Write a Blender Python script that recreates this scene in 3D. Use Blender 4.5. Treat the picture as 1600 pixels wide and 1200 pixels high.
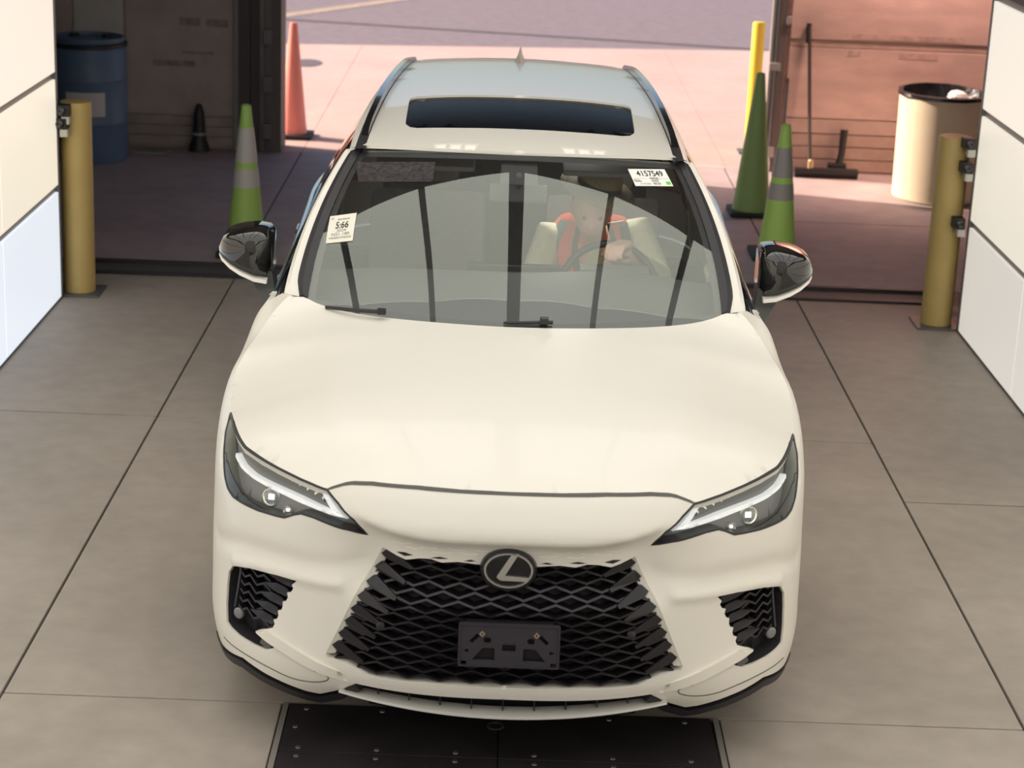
import bpy, bmesh, math, random
import numpy as np
from mathutils import Vector, Matrix
from mathutils.geometry import delaunay_2d_cdt
random.seed(7)
C = bpy.context.scene.collection
for o in list(bpy.data.objects): bpy.data.objects.remove(o)
# ---------------------------------------------------------------- camera
cam = bpy.data.cameras.new('camera'); co = bpy.data.objects.new('camera', cam); C.objects.link(co)
def _cam():
    p, yaw, roll = .29914, .009337, .040987
    cy, sy, cp, sp = math.cos(yaw), math.sin(yaw), math.cos(p), math.sin(p)
    f = Vector((sy*cp, cy*cp, -sp)); r = Vector((cy, -sy, 0)); u = r.cross(f)
    cr, sr = math.cos(roll), math.sin(roll)
    r2 = cr*r + sr*u; u2 = -sr*r + cr*u
    return Matrix(((r2.x, u2.x, -f.x, -.0627), (r2.y, u2.y, -f.y, -5.349), (r2.z, u2.z, -f.z, 2.9344), (0, 0, 0, 1)))
co.matrix_world = _cam()
cam.sensor_width = 36; cam.sensor_fit = 'HORIZONTAL'; cam.lens = 3092.33/1600*36
cam.clip_start = .05; cam.clip_end = 300
cam.dof.use_dof = True; cam.dof.focus_distance = 7.0; cam.dof.aperture_fstop = 4.2
bpy.context.scene.camera = co
# ---------------------------------------------------------------- sky, sun, exposure
w = bpy.data.worlds.new('sky'); bpy.context.scene.world = w; w.use_nodes = True
nt = w.node_tree; bg = nt.nodes['Background']
sk = nt.nodes.new('ShaderNodeTexSky'); sk.sky_type = 'NISHITA'; sk.sun_disc = False
sk.sun_elevation = math.radians(35); sk.sun_rotation = math.radians(-75); sk.air_density = 1; sk.dust_density = 2
nt.links.new(sk.outputs[0], bg.inputs[0]); bg.inputs[1].default_value = .16
sd = bpy.data.lights.new('sun', 'SUN'); so = bpy.data.objects.new('sun', sd); C.objects.link(so)
sd.energy = 8.5; sd.color = (1, .80, .66); sd.angle = .01
so.rotation_euler = Vector((1, -.30, -.58)).to_track_quat('-Z', 'Y').to_euler(); so.location = (-6, 14, 9)
vs = bpy.context.scene.view_settings
vs.view_transform = 'Standard'; vs.look = 'None'; vs.gamma = 1; vs.exposure = .09; vs.use_curve_mapping = False
CEIL_L, WALL_L = 1.80, .72
# ---------------------------------------------------------------- materials
MATS = {}
def mat(name, col, rough=.5, metal=0, coat=0, noise=0, nscale=20, bump=0, emit=0, ecol=None, spec=.5, trans=0, alpha=1, stretch=None, noise2=0):
    if name in MATS: return MATS[name]
    m = bpy.data.materials.new(name); m.use_nodes = True; n = m.node_tree.nodes; l = m.node_tree.links
    b = n['Principled BSDF']; b.inputs['Base Color'].default_value = (*col, 1); b.inputs['Roughness'].default_value = rough
    b.inputs['Metallic'].default_value = metal; b.inputs['Coat Weight'].default_value = coat; b.inputs['Coat Roughness'].default_value = .03
    b.inputs['Specular IOR Level'].default_value = spec; b.inputs['Transmission Weight'].default_value = trans
    if emit: b.inputs['Emission Color'].default_value = (*(ecol or col), 1); b.inputs['Emission Strength'].default_value = emit
    if noise or bump or noise2:
        tc = n.new('ShaderNodeTexCoord'); mp = n.new('ShaderNodeMapping'); l.new(tc.outputs['Object'], mp.inputs[0])
        if stretch: mp.inputs['Scale'].default_value = stretch
        nz = n.new('ShaderNodeTexNoise'); nz.inputs['Scale'].default_value = nscale; nz.inputs['Detail'].default_value = 6
        l.new(mp.outputs[0], nz.inputs['Vector'])
        last = None
        if noise:
            r = n.new('ShaderNodeMapRange'); l.new(nz.outputs[0], r.inputs[0]); r.inputs[1].default_value = .3; r.inputs[2].default_value = .7
            r.inputs[3].default_value = 1-noise; r.inputs[4].default_value = 1+noise
            last = r.outputs[0]
        if noise2:
            n2 = n.new('ShaderNodeTexNoise'); n2.inputs['Scale'].default_value = nscale*.12; n2.inputs['Detail'].default_value = 3; l.new(mp.outputs[0], n2.inputs['Vector'])
            r2 = n.new('ShaderNodeMapRange'); l.new(n2.outputs[0], r2.inputs[0]); r2.inputs[1].default_value = .3; r2.inputs[2].default_value = .7
            r2.inputs[3].default_value = 1-noise2; r2.inputs[4].default_value = 1+noise2
            if last:
                mu = n.new('ShaderNodeMath'); mu.operation = 'MULTIPLY'; l.new(last, mu.inputs[0]); l.new(r2.outputs[0], mu.inputs[1]); last = mu.outputs[0]
            else: last = r2.outputs[0]
        if last:
            x = n.new('ShaderNodeVectorMath'); x.operation = 'SCALE'; x.inputs[0].default_value = col; l.new(last, x.inputs[3]); l.new(x.outputs[0], b.inputs['Base Color'])
        if bump:
            bp = n.new('ShaderNodeBump'); bp.inputs['Strength'].default_value = bump; bp.inputs['Distance'].default_value = .01
            l.new(nz.outputs[0], bp.inputs['Height']); l.new(bp.outputs[0], b.inputs['Normal'])
    MATS[name] = m; return m
def glass(name, tint, ior=1.7, rough=0.0, dust=0.0):
    m = bpy.data.materials.new(name); m.use_nodes = True; n = m.node_tree.nodes; l = m.node_tree.links; n.clear()
    o = n.new('ShaderNodeOutputMaterial'); t = n.new('ShaderNodeBsdfTransparent'); t.inputs[0].default_value = (*tint, 1)
    g = n.new('ShaderNodeBsdfGlossy'); g.inputs['Roughness'].default_value = rough; g.inputs[0].default_value = (.93, 1, .93, 1)
    f = n.new('ShaderNodeFresnel'); f.inputs[0].default_value = ior; mx = n.new('ShaderNodeMixShader')
    geo_ = n.new('ShaderNodeNewGeometry')
    fr = n.new('ShaderNodeMath'); fr.operation = 'MULTIPLY'
    # reflect from the outer side only, so one pane gives one reflection
    inv = n.new('ShaderNodeMath'); inv.operation = 'SUBTRACT'; inv.inputs[0].default_value = 1; l.new(geo_.outputs['Backfacing'], inv.inputs[1])
    l.new(f.outputs[0], fr.inputs[0]); l.new(inv.outputs[0], fr.inputs[1])
    df = n.new('ShaderNodeBsdfDiffuse'); df.inputs[0].default_value = (.8, .76, .72, 1); m2 = n.new('ShaderNodeMixShader'); m2.inputs[0].default_value = dust
    l.new(t.outputs[0], m2.inputs[1]); l.new(df.outputs[0], m2.inputs[2])
    l.new(fr.outputs[0], mx.inputs[0]); l.new(m2.outputs[0], mx.inputs[1]); l.new(g.outputs[0], mx.inputs[2]); l.new(mx.outputs[0], o.inputs[0])
    MATS[name] = m; return m
PAINT = mat('white_paint', (.78, .745, .665), .38, coat=.22)
PAINT2 = mat('white_paint_lower', (.78, .74, .65), .42, coat=.15)
ROOFP = mat('roof_paint_wet', (.78, .745, .665), .35, coat=.7, bump=.10, nscale=170)
GAP = mat('gap_dark', (.02, .02, .022), .6)
LINE = mat('shut_line', (.10, .095, .085), .6)
BLK = mat('gloss_black', (.012, .011, .013), .12, coat=.6)
BLKM = mat('matt_black', (.022, .02, .023), .5)
GRILLE = mat('grille_black', (.010, .008, .011), .28)
POCKET = mat('pocket_black', (.006, .005, .006), .6)
PLAS = mat('bracket_plastic', (.030, .026, .033), .55, noise=.08, nscale=60)
CHROME = mat('chrome', (.85, .82, .77), .22, metal=1)
SILV = mat('lamp_silver', (.42, .42, .41), .3, metal=.6)
LGREY = mat('lamp_grey', (.24, .24, .245), .4, metal=.3)
TYRE = mat('tyre', (.018, .018, .018), .8, bump=.2, nscale=80)
RIM = mat('rim', (.16, .16, .17), .25, metal=.9)
CLOTHB = mat('cabin_dark', (.085, .078, .075), .7, noise=.15, nscale=40)
DASH = mat('dash_grey', (.055, .058, .06), .6, noise=.1, nscale=60)
GLS = glass('windshield_glass', (.93, .95, .93), 1.85, dust=.018)
SGL = glass('side_glass', (.16, .17, .16), 1.5)
LGL = glass('lens_clear', (.86, .87, .87), 1.42)
MATS['windshield_glass'].name = 'windshield_glass'
# ---------------------------------------------------------------- object helpers
def origin_of(p):
    v = Vector((0, 0, 0))
    while p is not None: v += p.location; p = p.parent
    return v
def mk(name, V, F, m, parent=None, smooth=False, sharp=None, at=None):
    V = np.asarray(V, float)
    org = origin_of(parent)
    o_loc = Vector(at) if at is not None else (Vector((0, 0, 0)) if parent is not None else Vector((0, 0, 0)))
    sh = np.array(org) + (np.array(o_loc) if parent is None else 0)
    me = bpy.data.meshes.new(name); me.from_pydata([tuple(v) for v in (V - sh)], [], [list(map(int, f)) for f in F])
    me.materials.append(m); me.update()
    if smooth: me.polygons.foreach_set('use_smooth', [True]*len(me.polygons))
    if sharp is not None:
        try: me.set_sharp_from_angle(angle=math.radians(sharp))
        except Exception: pass
    o = bpy.data.objects.new(name, me); C.objects.link(o)
    if parent is not None: o.parent = parent
    else: o.location = o_loc
    return o
def empty(name, loc, label=None, cat=None, group=None):
    o = bpy.data.objects.new(name, None); C.objects.link(o); o.location = loc; o.empty_display_size = .2
    tag(o, label, cat, group); return o
def tag(o, label=None, cat=None, group=None, kind=None):
    if label: o['label'] = label
    if cat: o['category'] = cat
    if group: o['group'] = group
    if kind: o['kind'] = kind
    return o
class MB:
    def __init__(s): s.V = []; s.F = []
    def add(s, V, F):
        k = len(s.V); s.V += [tuple(map(float, v)) for v in V]; s.F += [tuple(int(i)+k for i in f) for f in F]; return s
    def box(s, a, b, rz=0, piv=None, M=None):
        (x0, y0, z0), (x1, y1, z1) = a, b
        V = [(x, y, z) for z in (z0, z1) for y in (y0, y1) for x in (x0, x1)]
        if rz:
            p = piv or ((x0+x1)/2, (y0+y1)/2); c, q = math.cos(rz), math.sin(rz)
            V = [(p[0]+(x-p[0])*c-(y-p[1])*q, p[1]+(x-p[0])*q+(y-p[1])*c, z) for x, y, z in V]
        if M is not None: V = [tuple(M @ Vector(v)) for v in V]
        return s.add(V, [(0, 2, 3, 1), (4, 5, 7, 6), (0, 1, 5, 4), (2, 6, 7, 3), (0, 4, 6, 2), (1, 3, 7, 5)])
    def rbox(s, a, b, r=.01, M=None):
        """box with chamfered edges"""
        bm = bmesh.new(); bmesh.ops.create_cube(bm, size=1)
        for v in bm.verts: v.co = Vector([(a[i]+b[i])/2 + v.co[i]*(b[i]-a[i]) for i in range(3)])
        bmesh.ops.bevel(bm, geom=list(bm.edges), offset=r, segments=2, affect='EDGES', profile=.7)
        if M is not None: bm.transform(M)
        bm.verts.index_update()
        s.add([v.co[:] for v in bm.verts], [[v.index for v in f.verts] for f in bm.faces]); bm.free(); return s
    def tube(s, pts, r, n=8, caps=True):
        P = [Vector(p) for p in pts]; R = r if hasattr(r, '__len__') else [r]*len(P)
        V = []; F = []; up = None
        for i, p in enumerate(P):
            t = (P[min(i+1, len(P)-1)]-P[max(i-1, 0)]).normalized()
            if up is None: up = Vector((0, 0, 1)) if abs(t.z) < .9 else Vector((1, 0, 0))
            a = t.cross(up).normalized(); b = a.cross(t).normalized(); up = b
            for k in range(n):
                q = 2*math.pi*k/n; V.append(p+(a*math.cos(q)+b*math.sin(q))*R[i])
        for i in range(len(P)-1):
            for k in range(n): F.append((i*n+k, i*n+(k+1) % n, (i+1)*n+(k+1) % n, (i+1)*n+k))
        if caps: F.append(tuple(range(n))[::-1]); F.append(tuple((len(P)-1)*n+k for k in range(n)))
        return s.add(V, F)
    def lathe(s, prof, c=(0, 0, 0), n=32, M=None):
        V = []; F = []
        for r, z in prof:
            for k in range(n):
                q = 2*math.pi*k/n; V.append((r*math.cos(q), r*math.sin(q), z))
        for i in range(len(prof)-1):
            for k in range(n): F.append((i*n+k, i*n+(k+1) % n, (i+1)*n+(k+1) % n, (i+1)*n+k))
        F.append(tuple(range(n))[::-1]); F.append(tuple((len(prof)-1)*n+k for k in range(n)))
        V = [tuple((M @ Vector(v)) if M is not None else Vector(v)+Vector(c)) for v in V]
        return s.add(V, F)
    def build(s, name, m, parent=None, smooth=False, sharp=35, at=None):
        return mk(name, s.V, s.F, m, parent, smooth, sharp if smooth else None, at)
# ---------------------------------------------------------------- body surface of the car
# plan curve (half car, x >= 0) seen from above at bumper height; front at y = 0
PLAN = np.array([(0,.02),(.12,.023),(.25,.038),(.4,.078),(.52,.13),(.64,.205),(.75,.285),(.83,.36),(.892,.455),
 (.938,.58),(.963,.71),(.978,.85),(.984,1.0),(.98,1.2),(.966,1.45),(.952,1.8),(.947,2.3),(.947,2.9),
 (.955,3.3),(.97,3.65),(.972,3.95),(.962,4.2),(.935,4.42),(.875,4.62),(.77,4.75),(.6,4.83),(.3,4.875),(0,4.89)],float)
_d = np.hypot(*np.diff(PLAN,axis=0).T); _s = np.concatenate([[0],np.cumsum(_d)]); SMAX = _s[-1]
def _natural(xs, ys, m0=None):
    n=len(xs); h=np.diff(xs); A=np.zeros((n,n)); b=np.zeros(n); A[0,0]=A[-1,-1]=1
    for i in range(1,n-1):
        A[i,i-1]=h[i-1]; A[i,i]=2*(h[i-1]+h[i]); A[i,i+1]=h[i]
        b[i]=6*((ys[i+1]-ys[i])/h[i]-(ys[i]-ys[i-1])/h[i-1])
    M=np.linalg.solve(A,b)
    def f(x):
        x=np.clip(np.asarray(x,float),xs[0],xs[-1]); k=np.clip(np.searchsorted(xs,x)-1,0,n-2)
        H=h[k]; a=(xs[k+1]-x)/H; c=(x-xs[k])/H
        return a*ys[k]+c*ys[k+1]+((a**3-a)*M[k]+(c**3-c)*M[k+1])*H*H/6
    return f
_fx=_natural(_s,PLAN[:,0]); _fy=_natural(_s,PLAN[:,1])
def plan(s): return _fx(s),_fy(s)
def pnorm(s):
    e=1e-3; x0,y0=plan(s-e); x1,y1=plan(s+e)
    tx,ty=x1-x0,y1-y0; l=np.hypot(tx,ty)+1e-12
    return ty/l,-tx/l                     # outward
def ss(t): t=np.clip(t,0,1); return t*t*(3-2*t)
S_AT=lambda y: float(np.interp(y,_fy(np.linspace(0,SMAX,4000)),np.linspace(0,SMAX,4000)))
# inward offset by height: nose, corner, front fender, doors, tail
ZP=np.array([.10,.18,.24,.30,.38,.50,.60,.70,.76,.80,.85,.90,.94,.98,1.02,1.06,1.10,1.16])
FRN=np.array([.16,.09,.035,.005,0,.004,.010,.018,.012,.008,.028,.062,.105,.17,.26,.36,.48,.70])
COR=np.array([.06,.0,-.026,-.032,-.024,-.008,.0,.008,.016,.026,.048,.085,.14,.20,.28,.38,.5,.70])
FEN=np.array([.10,.05,.03,.015,.008,.0,.0,.0,-.002,-.003,-.001,.007,.019,.038,.066,.105,.16,.30])
DOR=np.array([.12,.07,.05,.035,.02,.006,.0,.004,.006,.004,.006,.006,.009,.012,.016,.024,.042,.09])
TAI=np.array([.16,.10,.06,.03,.01,.0,.0,.01,.02,.02,.03,.04,.05,.065,.08,.10,.125,.17])
KS=[0,.45,.80,1.25,1.75,2.1,3.9,SMAX-1.0,SMAX]
KP=[FRN,FRN,COR,.45*COR+.55*FEN,FEN,.3*FEN+.7*DOR,DOR,TAI,TAI]
_KPf=[_natural(ZP,p) for p in KP]
def seg_d(P, line):
    """distance of points (n,2) to polyline"""
    best=np.full(len(P),9.)
    for a,b in zip(line[:-1],line[1:]):
        a=np.array(a);b=np.array(b);ab=b-a;t=np.clip(((P-a)@ab)/(ab@ab+1e-12),0,1)
        best=np.minimum(best,np.hypot(*(P-a-t[:,None]*ab).T))
    return best
SCULPT=[]      # (polyline in (s,z), amount, width)
NOSE=None      # crease polyline (s->z) below which the nose turns under
def inset(s,z):
    s=np.abs(np.asarray(s,float)); z=np.asarray(z,float)
    v=np.array([f(z) for f in _KPf]); k=np.clip(np.searchsorted(KS,s,side='right')-1,0,len(KS)-2)
    K=np.array(KS); t=ss((s-K[k])/(K[k+1]-K[k]))
    i=np.arange(v.shape[1]) if v.ndim==2 else None
    d=v[k,i]*(1-t)+v[k+1,i]*t
    P=np.stack([s,z],1)
    for line,a,w in SCULPT:
        d=d-a*np.exp(-(seg_d(P,line)/w)**2)
    if NOSE is not None:
        zc=np.interp(s,[p[0] for p in NOSE],[p[1] for p in NOSE])
        u=(.55*ss((zc-z)/.022)+.45*ss((zc-z)/.05))*(1-ss((s-NOSE[-1][0]+.16)/.16))*ss((z-.55)/.1)
        d=d+.040*u
    return d
def W(s,z,off=0.0):
    s=np.atleast_1d(np.asarray(s,float)); z=np.atleast_1d(np.asarray(z,float))
    sg=np.where(s<0,-1,1); a=np.abs(s); x,y=plan(a); nx,ny=pnorm(np.maximum(a,1e-3))
    nx=np.where(a<1e-3,0,nx)
    d=inset(a,z)-off
    x=x-nx*d; y=y-ny*d
    x=np.maximum(x,0)
    return np.stack([sg*x,y,z],1)
# ---------------------------------------------------------------- glasshouse
def WS(u,v,off=0.0):
    """windshield: u -1..1 across, v 0..1 upwards"""
    u=np.atleast_1d(np.asarray(u,float)); v=np.atleast_1d(np.asarray(v,float))
    vc=np.clip(v,0,1); w=.735-.13*vc**1.7
    x=u*w; y=1.192+.814*v+(.242-.129*v)*u*u
    z=1.131+.441*v-.031*v*u*u+(.032-.012*u*u)*np.sin(np.pi*np.clip(v,-.2,1))
    if np.any(off):
        e=1e-3; P=np.stack([x,y,z],1)
        A=WS(u+e,v)-P; B=WS(u,v+e)-P; n=np.cross(A,B); n/=np.linalg.norm(n,axis=1)[:,None]
        return P+n*np.reshape(off,(-1,1)) if np.ndim(off) else P+n*off
    return np.stack([x,y,z],1)
_zc=_natural(np.array([1.9,2.02,2.3,2.7,3.2,3.7,4.1,4.35]),np.array([1.555,1.580,1.615,1.643,1.660,1.656,1.634,1.60]))
def roof_z(x,y): return _zc(y)-.033*(np.abs(x)/.58)**2.2
def RF(x,y,off=0.0):
    x=np.atleast_1d(np.asarray(x,float)); y=np.atleast_1d(np.asarray(y,float))
    return np.stack([x,y,roof_z(x,y)+off],1)
_cz=_natural(np.array([.09,.15,.25,.4,.6,.8,1.0,1.2,1.5]),np.array([.915,.940,.977,1.019,1.060,1.090,1.112,1.128,1.146]))
D = {'band': [(1.1236, 0.5746), (0.9106, 0.6258), (0.7661, 0.634), (0.6421, 0.6363), (0.5273, 0.6537), (0.4626, 0.6742)],
 'blade_low': [(0.8085, 0.3731), (0.7642, 0.3574), (0.6992, 0.3396), (0.621, 0.3145), (0.5468, 0.2939), (0.5159, 0.2866)],
 'blade_top': [(0.8093, 0.379), (0.7581, 0.3898), (0.6926, 0.3722), (0.6216, 0.3505), (0.5335, 0.3242), (0.4663, 0.3031)],
 'chin': [(1.0538, 0.2366), (0.8727, 0.2634), (0.7431, 0.2343), (0.6461, 0.2066), (0.6074, 0.2034), (0.5288, 0.2402), (0.4602, 0.2851),
          (0.3668, 0.2846), (0.1665, 0.2863), (0.0, 0.288)],
 'crease': [(1.1575, 0.4865), (1.0658, 0.5188), (0.952, 0.5551), (0.8443, 0.5771), (0.7495, 0.5829), (0.6744, 0.5837), (0.5908, 0.5878),
            (0.5227, 0.5949)],
 'drl': [(0.5125, 0.8045), (0.5773, 0.8113), (0.7043, 0.822), (0.8359, 0.8303), (0.9288, 0.8367), (1.0139, 0.8479), (1.0815, 0.8652),
         (1.0729, 0.8554), (1.0094, 0.8391), (0.9229, 0.8278), (0.8139, 0.8174), (0.7033, 0.8084), (0.5755, 0.8032)],
 'drl_arm': [(0.5094, 0.8022), (0.6114, 0.8595), (0.6313, 0.8575), (0.5748, 0.8201)],
 'edge': [(1.4554, 0.9369), (1.5605, 0.9602), (1.6291, 0.9918), (1.6882, 1.0274), (1.7674, 1.0468), (1.8314, 1.0665), (1.8827, 1.0903),
          (1.931, 1.113), (1.9641, 1.1331), (1.9862, 1.1492)],
 'fin_line': [(0.9916, 0.2863), (0.8769, 0.2841), (0.7609, 0.2711), (0.6836, 0.2505), (0.6195, 0.2515), (0.567, 0.2669), (0.5484, 0.2839),
              (0.5617, 0.295), (0.6, 0.2996)],
 'grille': [(0.0978, 0.6986), (0.1227, 0.7011), (0.1572, 0.7028), (0.2072, 0.6965), (0.2426, 0.7052), (0.278, 0.7031), (0.3218, 0.6933),
            (0.3503, 0.7014), (0.375, 0.7119), (0.3997, 0.7224), (0.4537, 0.6084), (0.504, 0.4889), (0.558, 0.3675), (0.5532, 0.3561),
            (0.4904, 0.3509), (0.4475, 0.3366), (0.4181, 0.3233), (0.3397, 0.3208), (0.2246, 0.3268), (0.1091, 0.3308), (0.0, 0.331)],
 'hoodline': [(0.5993, 0.8724), (0.5721, 0.8845), (0.5448, 0.8952), (0.5183, 0.9019), (0.451, 0.9099), (0.3011, 0.9164), (0.1557, 0.9171),
              (0.0, 0.9175)],
 'inner_top': [(0.4893, 0.2617), (0.3668, 0.2846), (0.1665, 0.2863), (0, 0.288)],
 'lamp_bottom': [(0.5994, 0.8697), (0.5427, 0.8446), (0.4808, 0.8074), (0.4436, 0.7615), (0.5003, 0.7738), (0.5641, 0.7801), (0.6243, 0.7856),
                 (0.6768, 0.785), (0.7042, 0.7746), (0.7401, 0.7566), (0.7737, 0.7539), (0.8498, 0.7509), (0.9264, 0.7523), (0.9942, 0.7542),
                 (1.0406, 0.766), (1.0813, 0.7908), (1.1267, 0.8298), (1.192, 0.8761), (1.2687, 0.9043)],
 'lamp_fin': [(1.1112, 0.893), (1.0398, 0.8882), (0.9226, 0.8784), (0.8248, 0.8684), (0.725, 0.8589), (0.6356, 0.8538), (0.6098, 0.8275),
              (0.7093, 0.8372), (0.8277, 0.8478), (0.9402, 0.8578), (1.0382, 0.8689)],
 'lamp_top': [(1.3333, 0.9204), (1.2216, 0.9229), (1.1061, 0.9117), (1.0246, 0.9001), (0.9142, 0.8918), (0.8183, 0.8824), (0.7189, 0.8742),
              (0.6417, 0.8704), (0.5994, 0.8697)],
 'lip': [(0.8783, 0.2401), (0.7511, 0.2089), (0.6594, 0.1767), (0.6222, 0.1721), (0.5455, 0.204), (0.455, 0.268)],
 'nose': [(-0.0068, 0.7862), (0.1057, 0.7848), (0.2042, 0.7814), (0.2775, 0.7858), (0.3387, 0.7919), (0.3979, 0.8046), (0.4643, 0.8251),
          (0.5417, 0.8495)],
 'plate': [(0.1601, 0.551)],
 'proj1': (0.8417, 0.7847),
 'proj2': (0.7627, 0.7641),
 'ridges': [[(0.3621, 0.7477), (0.3339, 0.7436), (0.3018, 0.7504)], [(0.2782, 0.7428), (0.2507, 0.7377), (0.2196, 0.7432)],
            [(0.1888, 0.7462), (0.1619, 0.74), (0.1314, 0.7444)], [(0.1049, 0.7483), (0.0782, 0.7413), (0.0482, 0.745)],
            [(0.322, 0.7368), (0.2941, 0.7323), (0.2625, 0.7384)], [(0.2351, 0.731), (0.2078, 0.7254), (0.177, 0.7303)],
            [(0.1503, 0.7345), (0.1234, 0.728), (0.0931, 0.732)]],
 'sensor': (0.3852, 0.4896),
 'shut_bumper': [(1.1357, 0.8369), (1.1712, 0.8188)],
 'slit': [[(0.3545, 0.7152), (0.3261, 0.7049), (0.298, 0.7108), (0.3262, 0.7173)],
          [(0.2426, 0.7093), (0.2153, 0.708), (0.1844, 0.7109), (0.2135, 0.7154)],
          [(0.1382, 0.7073), (0.119, 0.7065), (0.0981, 0.7088), (0.1154, 0.7129)]],
 'vent': [(0.9662, 0.5331), (0.9485, 0.5426), (0.8727, 0.5612), (0.7488, 0.5732), (0.6718, 0.5745), (0.6864, 0.5622), (0.6945, 0.5539),
          (0.6884, 0.5442), (0.6954, 0.5311), (0.7111, 0.525), (0.7063, 0.5119), (0.7126, 0.4979), (0.7254, 0.4925), (0.7241, 0.4796),
          (0.7269, 0.4655), (0.7409, 0.4598), (0.7372, 0.4455), (0.7408, 0.4333), (0.754, 0.4277), (0.7486, 0.4149), (0.7544, 0.401),
          (0.7836, 0.3877), (0.8093, 0.379), (0.7807, 0.366), (0.7369, 0.3463), (0.7471, 0.3367), (0.7726, 0.3263), (0.8207, 0.3257),
          (0.8881, 0.3307), (0.9436, 0.3377), (0.9722, 0.3452), (0.9873, 0.3969), (0.993, 0.459), (0.9901, 0.505)],
 'vent_in': [(0.6716, 0.5721), (0.752, 0.4017)]}
# ---------------------------------------------------------------- patches cut from a parametric surface
def dens(pl, h, closed=True):
    out = []; n = len(pl)
    for i in range(n if closed else n-1):
        a = np.array(pl[i], float); b = np.array(pl[(i+1) % n], float); k = max(1, int(np.ceil(np.hypot(*(b-a))/h)))
        for j in range(k): out.append(a+(b-a)*j/k)
    if not closed: out.append(np.array(pl[-1], float))
    return np.array(out)
def inpoly(P, poly):
    x, y = P[:, 0], P[:, 1]; c = np.zeros(len(P), bool); n = len(poly); j = n-1
    for i in range(n):
        xi, yi = poly[i]; xj, yj = poly[j]
        m = ((yi > y) != (yj > y))
        with np.errstate(divide='ignore', invalid='ignore'):
            c ^= m & (x < (xj-xi)*(y-yi)/(yj-yi+1e-30)+xi)
        j = i
    return c
def smoothline(pl, it=1):
    P = np.array(pl, float)
    for _ in range(it):
        Q = [P[0]]
        for a, b in zip(P[:-1], P[1:]): Q += [a*.75+b*.25, a*.25+b*.75]
        Q.append(P[-1]); P = np.array(Q)
    return [tuple(p) for p in P]
def patch(name, outer, fn, m, parent, holes=(), h=.03, hb=None, flange=0, off=0, both=False, side=1, thick=0, sub=None, noflange=None, smooth=True):
    """mesh the polygon `outer` (param plane) minus holes, lift by fn(a,b,off). both: mirror in x and join; side=-1: mirrored copy"""
    hb = hb or h*.6
    loops = [dens(outer, hb)]+[dens(q, hb) for q in holes]
    bp = np.concatenate(loops); lo, hi = loops[0].min(0), loops[0].max(0)
    gx, gy = np.meshgrid(np.arange(lo[0]+h/2, hi[0], h), np.arange(lo[1]+h/2, hi[1], h)); gx = gx.copy(); gx[::2] += h/2
    G = np.stack([gx.ravel(), gy.ravel()], 1); G = G[inpoly(G, loops[0])]
    for q in loops[1:]: G = G[~inpoly(G, q)]
    if len(G):
        keep = np.ones(len(G), bool)
        for i in range(0, len(G), 2000):
            d = np.hypot(G[i:i+2000, None, 0]-bp[None, :, 0], G[i:i+2000, None, 1]-bp[None, :, 1]).min(1); keep[i:i+2000] = d > .45*h
        G = G[keep]
    P = np.concatenate([bp, G]); edges = []; k = 0
    for q in loops: n = len(q); edges += [(k+i, k+(i+1) % n) for i in range(n)]; k += n
    r = delaunay_2d_cdt([Vector(p) for p in P], edges, [], 0, 1e-6)
    V2 = np.array([v[:] for v in r[0]]); F = [f for f in r[2] if len(f) >= 3]
    cen = np.array([V2[list(f)].mean(0) for f in F]); ok = inpoly(cen, loops[0])
    for q in loops[1:]: ok &= ~inpoly(cen, q)
    F = [f for f, g in zip(F, ok) if g]
    # orientation
    F2 = []
    for f in F:
        a, b, c = V2[f[0]], V2[f[1]], V2[f[2]]
        F2.append(tuple(f) if (b[0]-a[0])*(c[1]-a[1])-(b[1]-a[1])*(c[0]-a[0]) > 0 else tuple(f[::-1]))
    F = F2
    V3 = fn(V2[:, 0], V2[:, 1], off)
    cnt = {}
    for f in F:
        for i in range(len(f)):
            e = (f[i], f[(i+1) % len(f)]); cnt[tuple(sorted(e))] = cnt.get(tuple(sorted(e)), [])+[e]
    bd = [v[0] for v in cnt.values() if len(v) == 1]
    if thick or flange:
        t = thick or flange
        Vi = fn(V2[:, 0], V2[:, 1], off-t)
        used = sorted({i for e in bd for i in e}); idx = {v: len(V3)+j for j, v in enumerate(used)}
        idx2 = {v: len(V3)+len(used)+j for j, v in enumerate(used)}
        FF = []
        for a, b in bd:
            if both and abs(V2[a][0]) < 1e-4 and abs(V2[b][0]) < 1e-4: continue
            if noflange is not None and noflange((V2[a]+V2[b])/2): continue
            FF.append((idx[b], idx[a], idx2[a], idx2[b]))
        base = len(V3)
        V3 = np.concatenate([V3, V3[used], Vi[used]])
        F = F+FF
    if both:
        M = V3*[-1, 1, 1]; n = len(V3); V3 = np.concatenate([V3, M]); F = F+[tuple(i+n for i in f[::-1]) for f in F]
        me = bpy.data.meshes.new('t'); me.from_pydata([tuple(v) for v in V3], [], [list(map(int, f)) for f in F])
        bm = bmesh.new(); bm.from_mesh(me); cl = [v for v in bm.verts if abs(v.co.x) < 2e-4]; bmesh.ops.remove_doubles(bm, verts=cl, dist=4e-4)
        bm.verts.index_update(); V3 = np.array([v.co[:] for v in bm.verts]); F = [[v.index for v in f.verts] for f in bm.faces]; bm.free(); bpy.data.meshes.remove(me)
    elif side < 0:
        V3 = V3*[-1, 1, 1]; F = [tuple(f[::-1]) for f in F]
    return mk(name, V3, F, m, parent, smooth, None)
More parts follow.
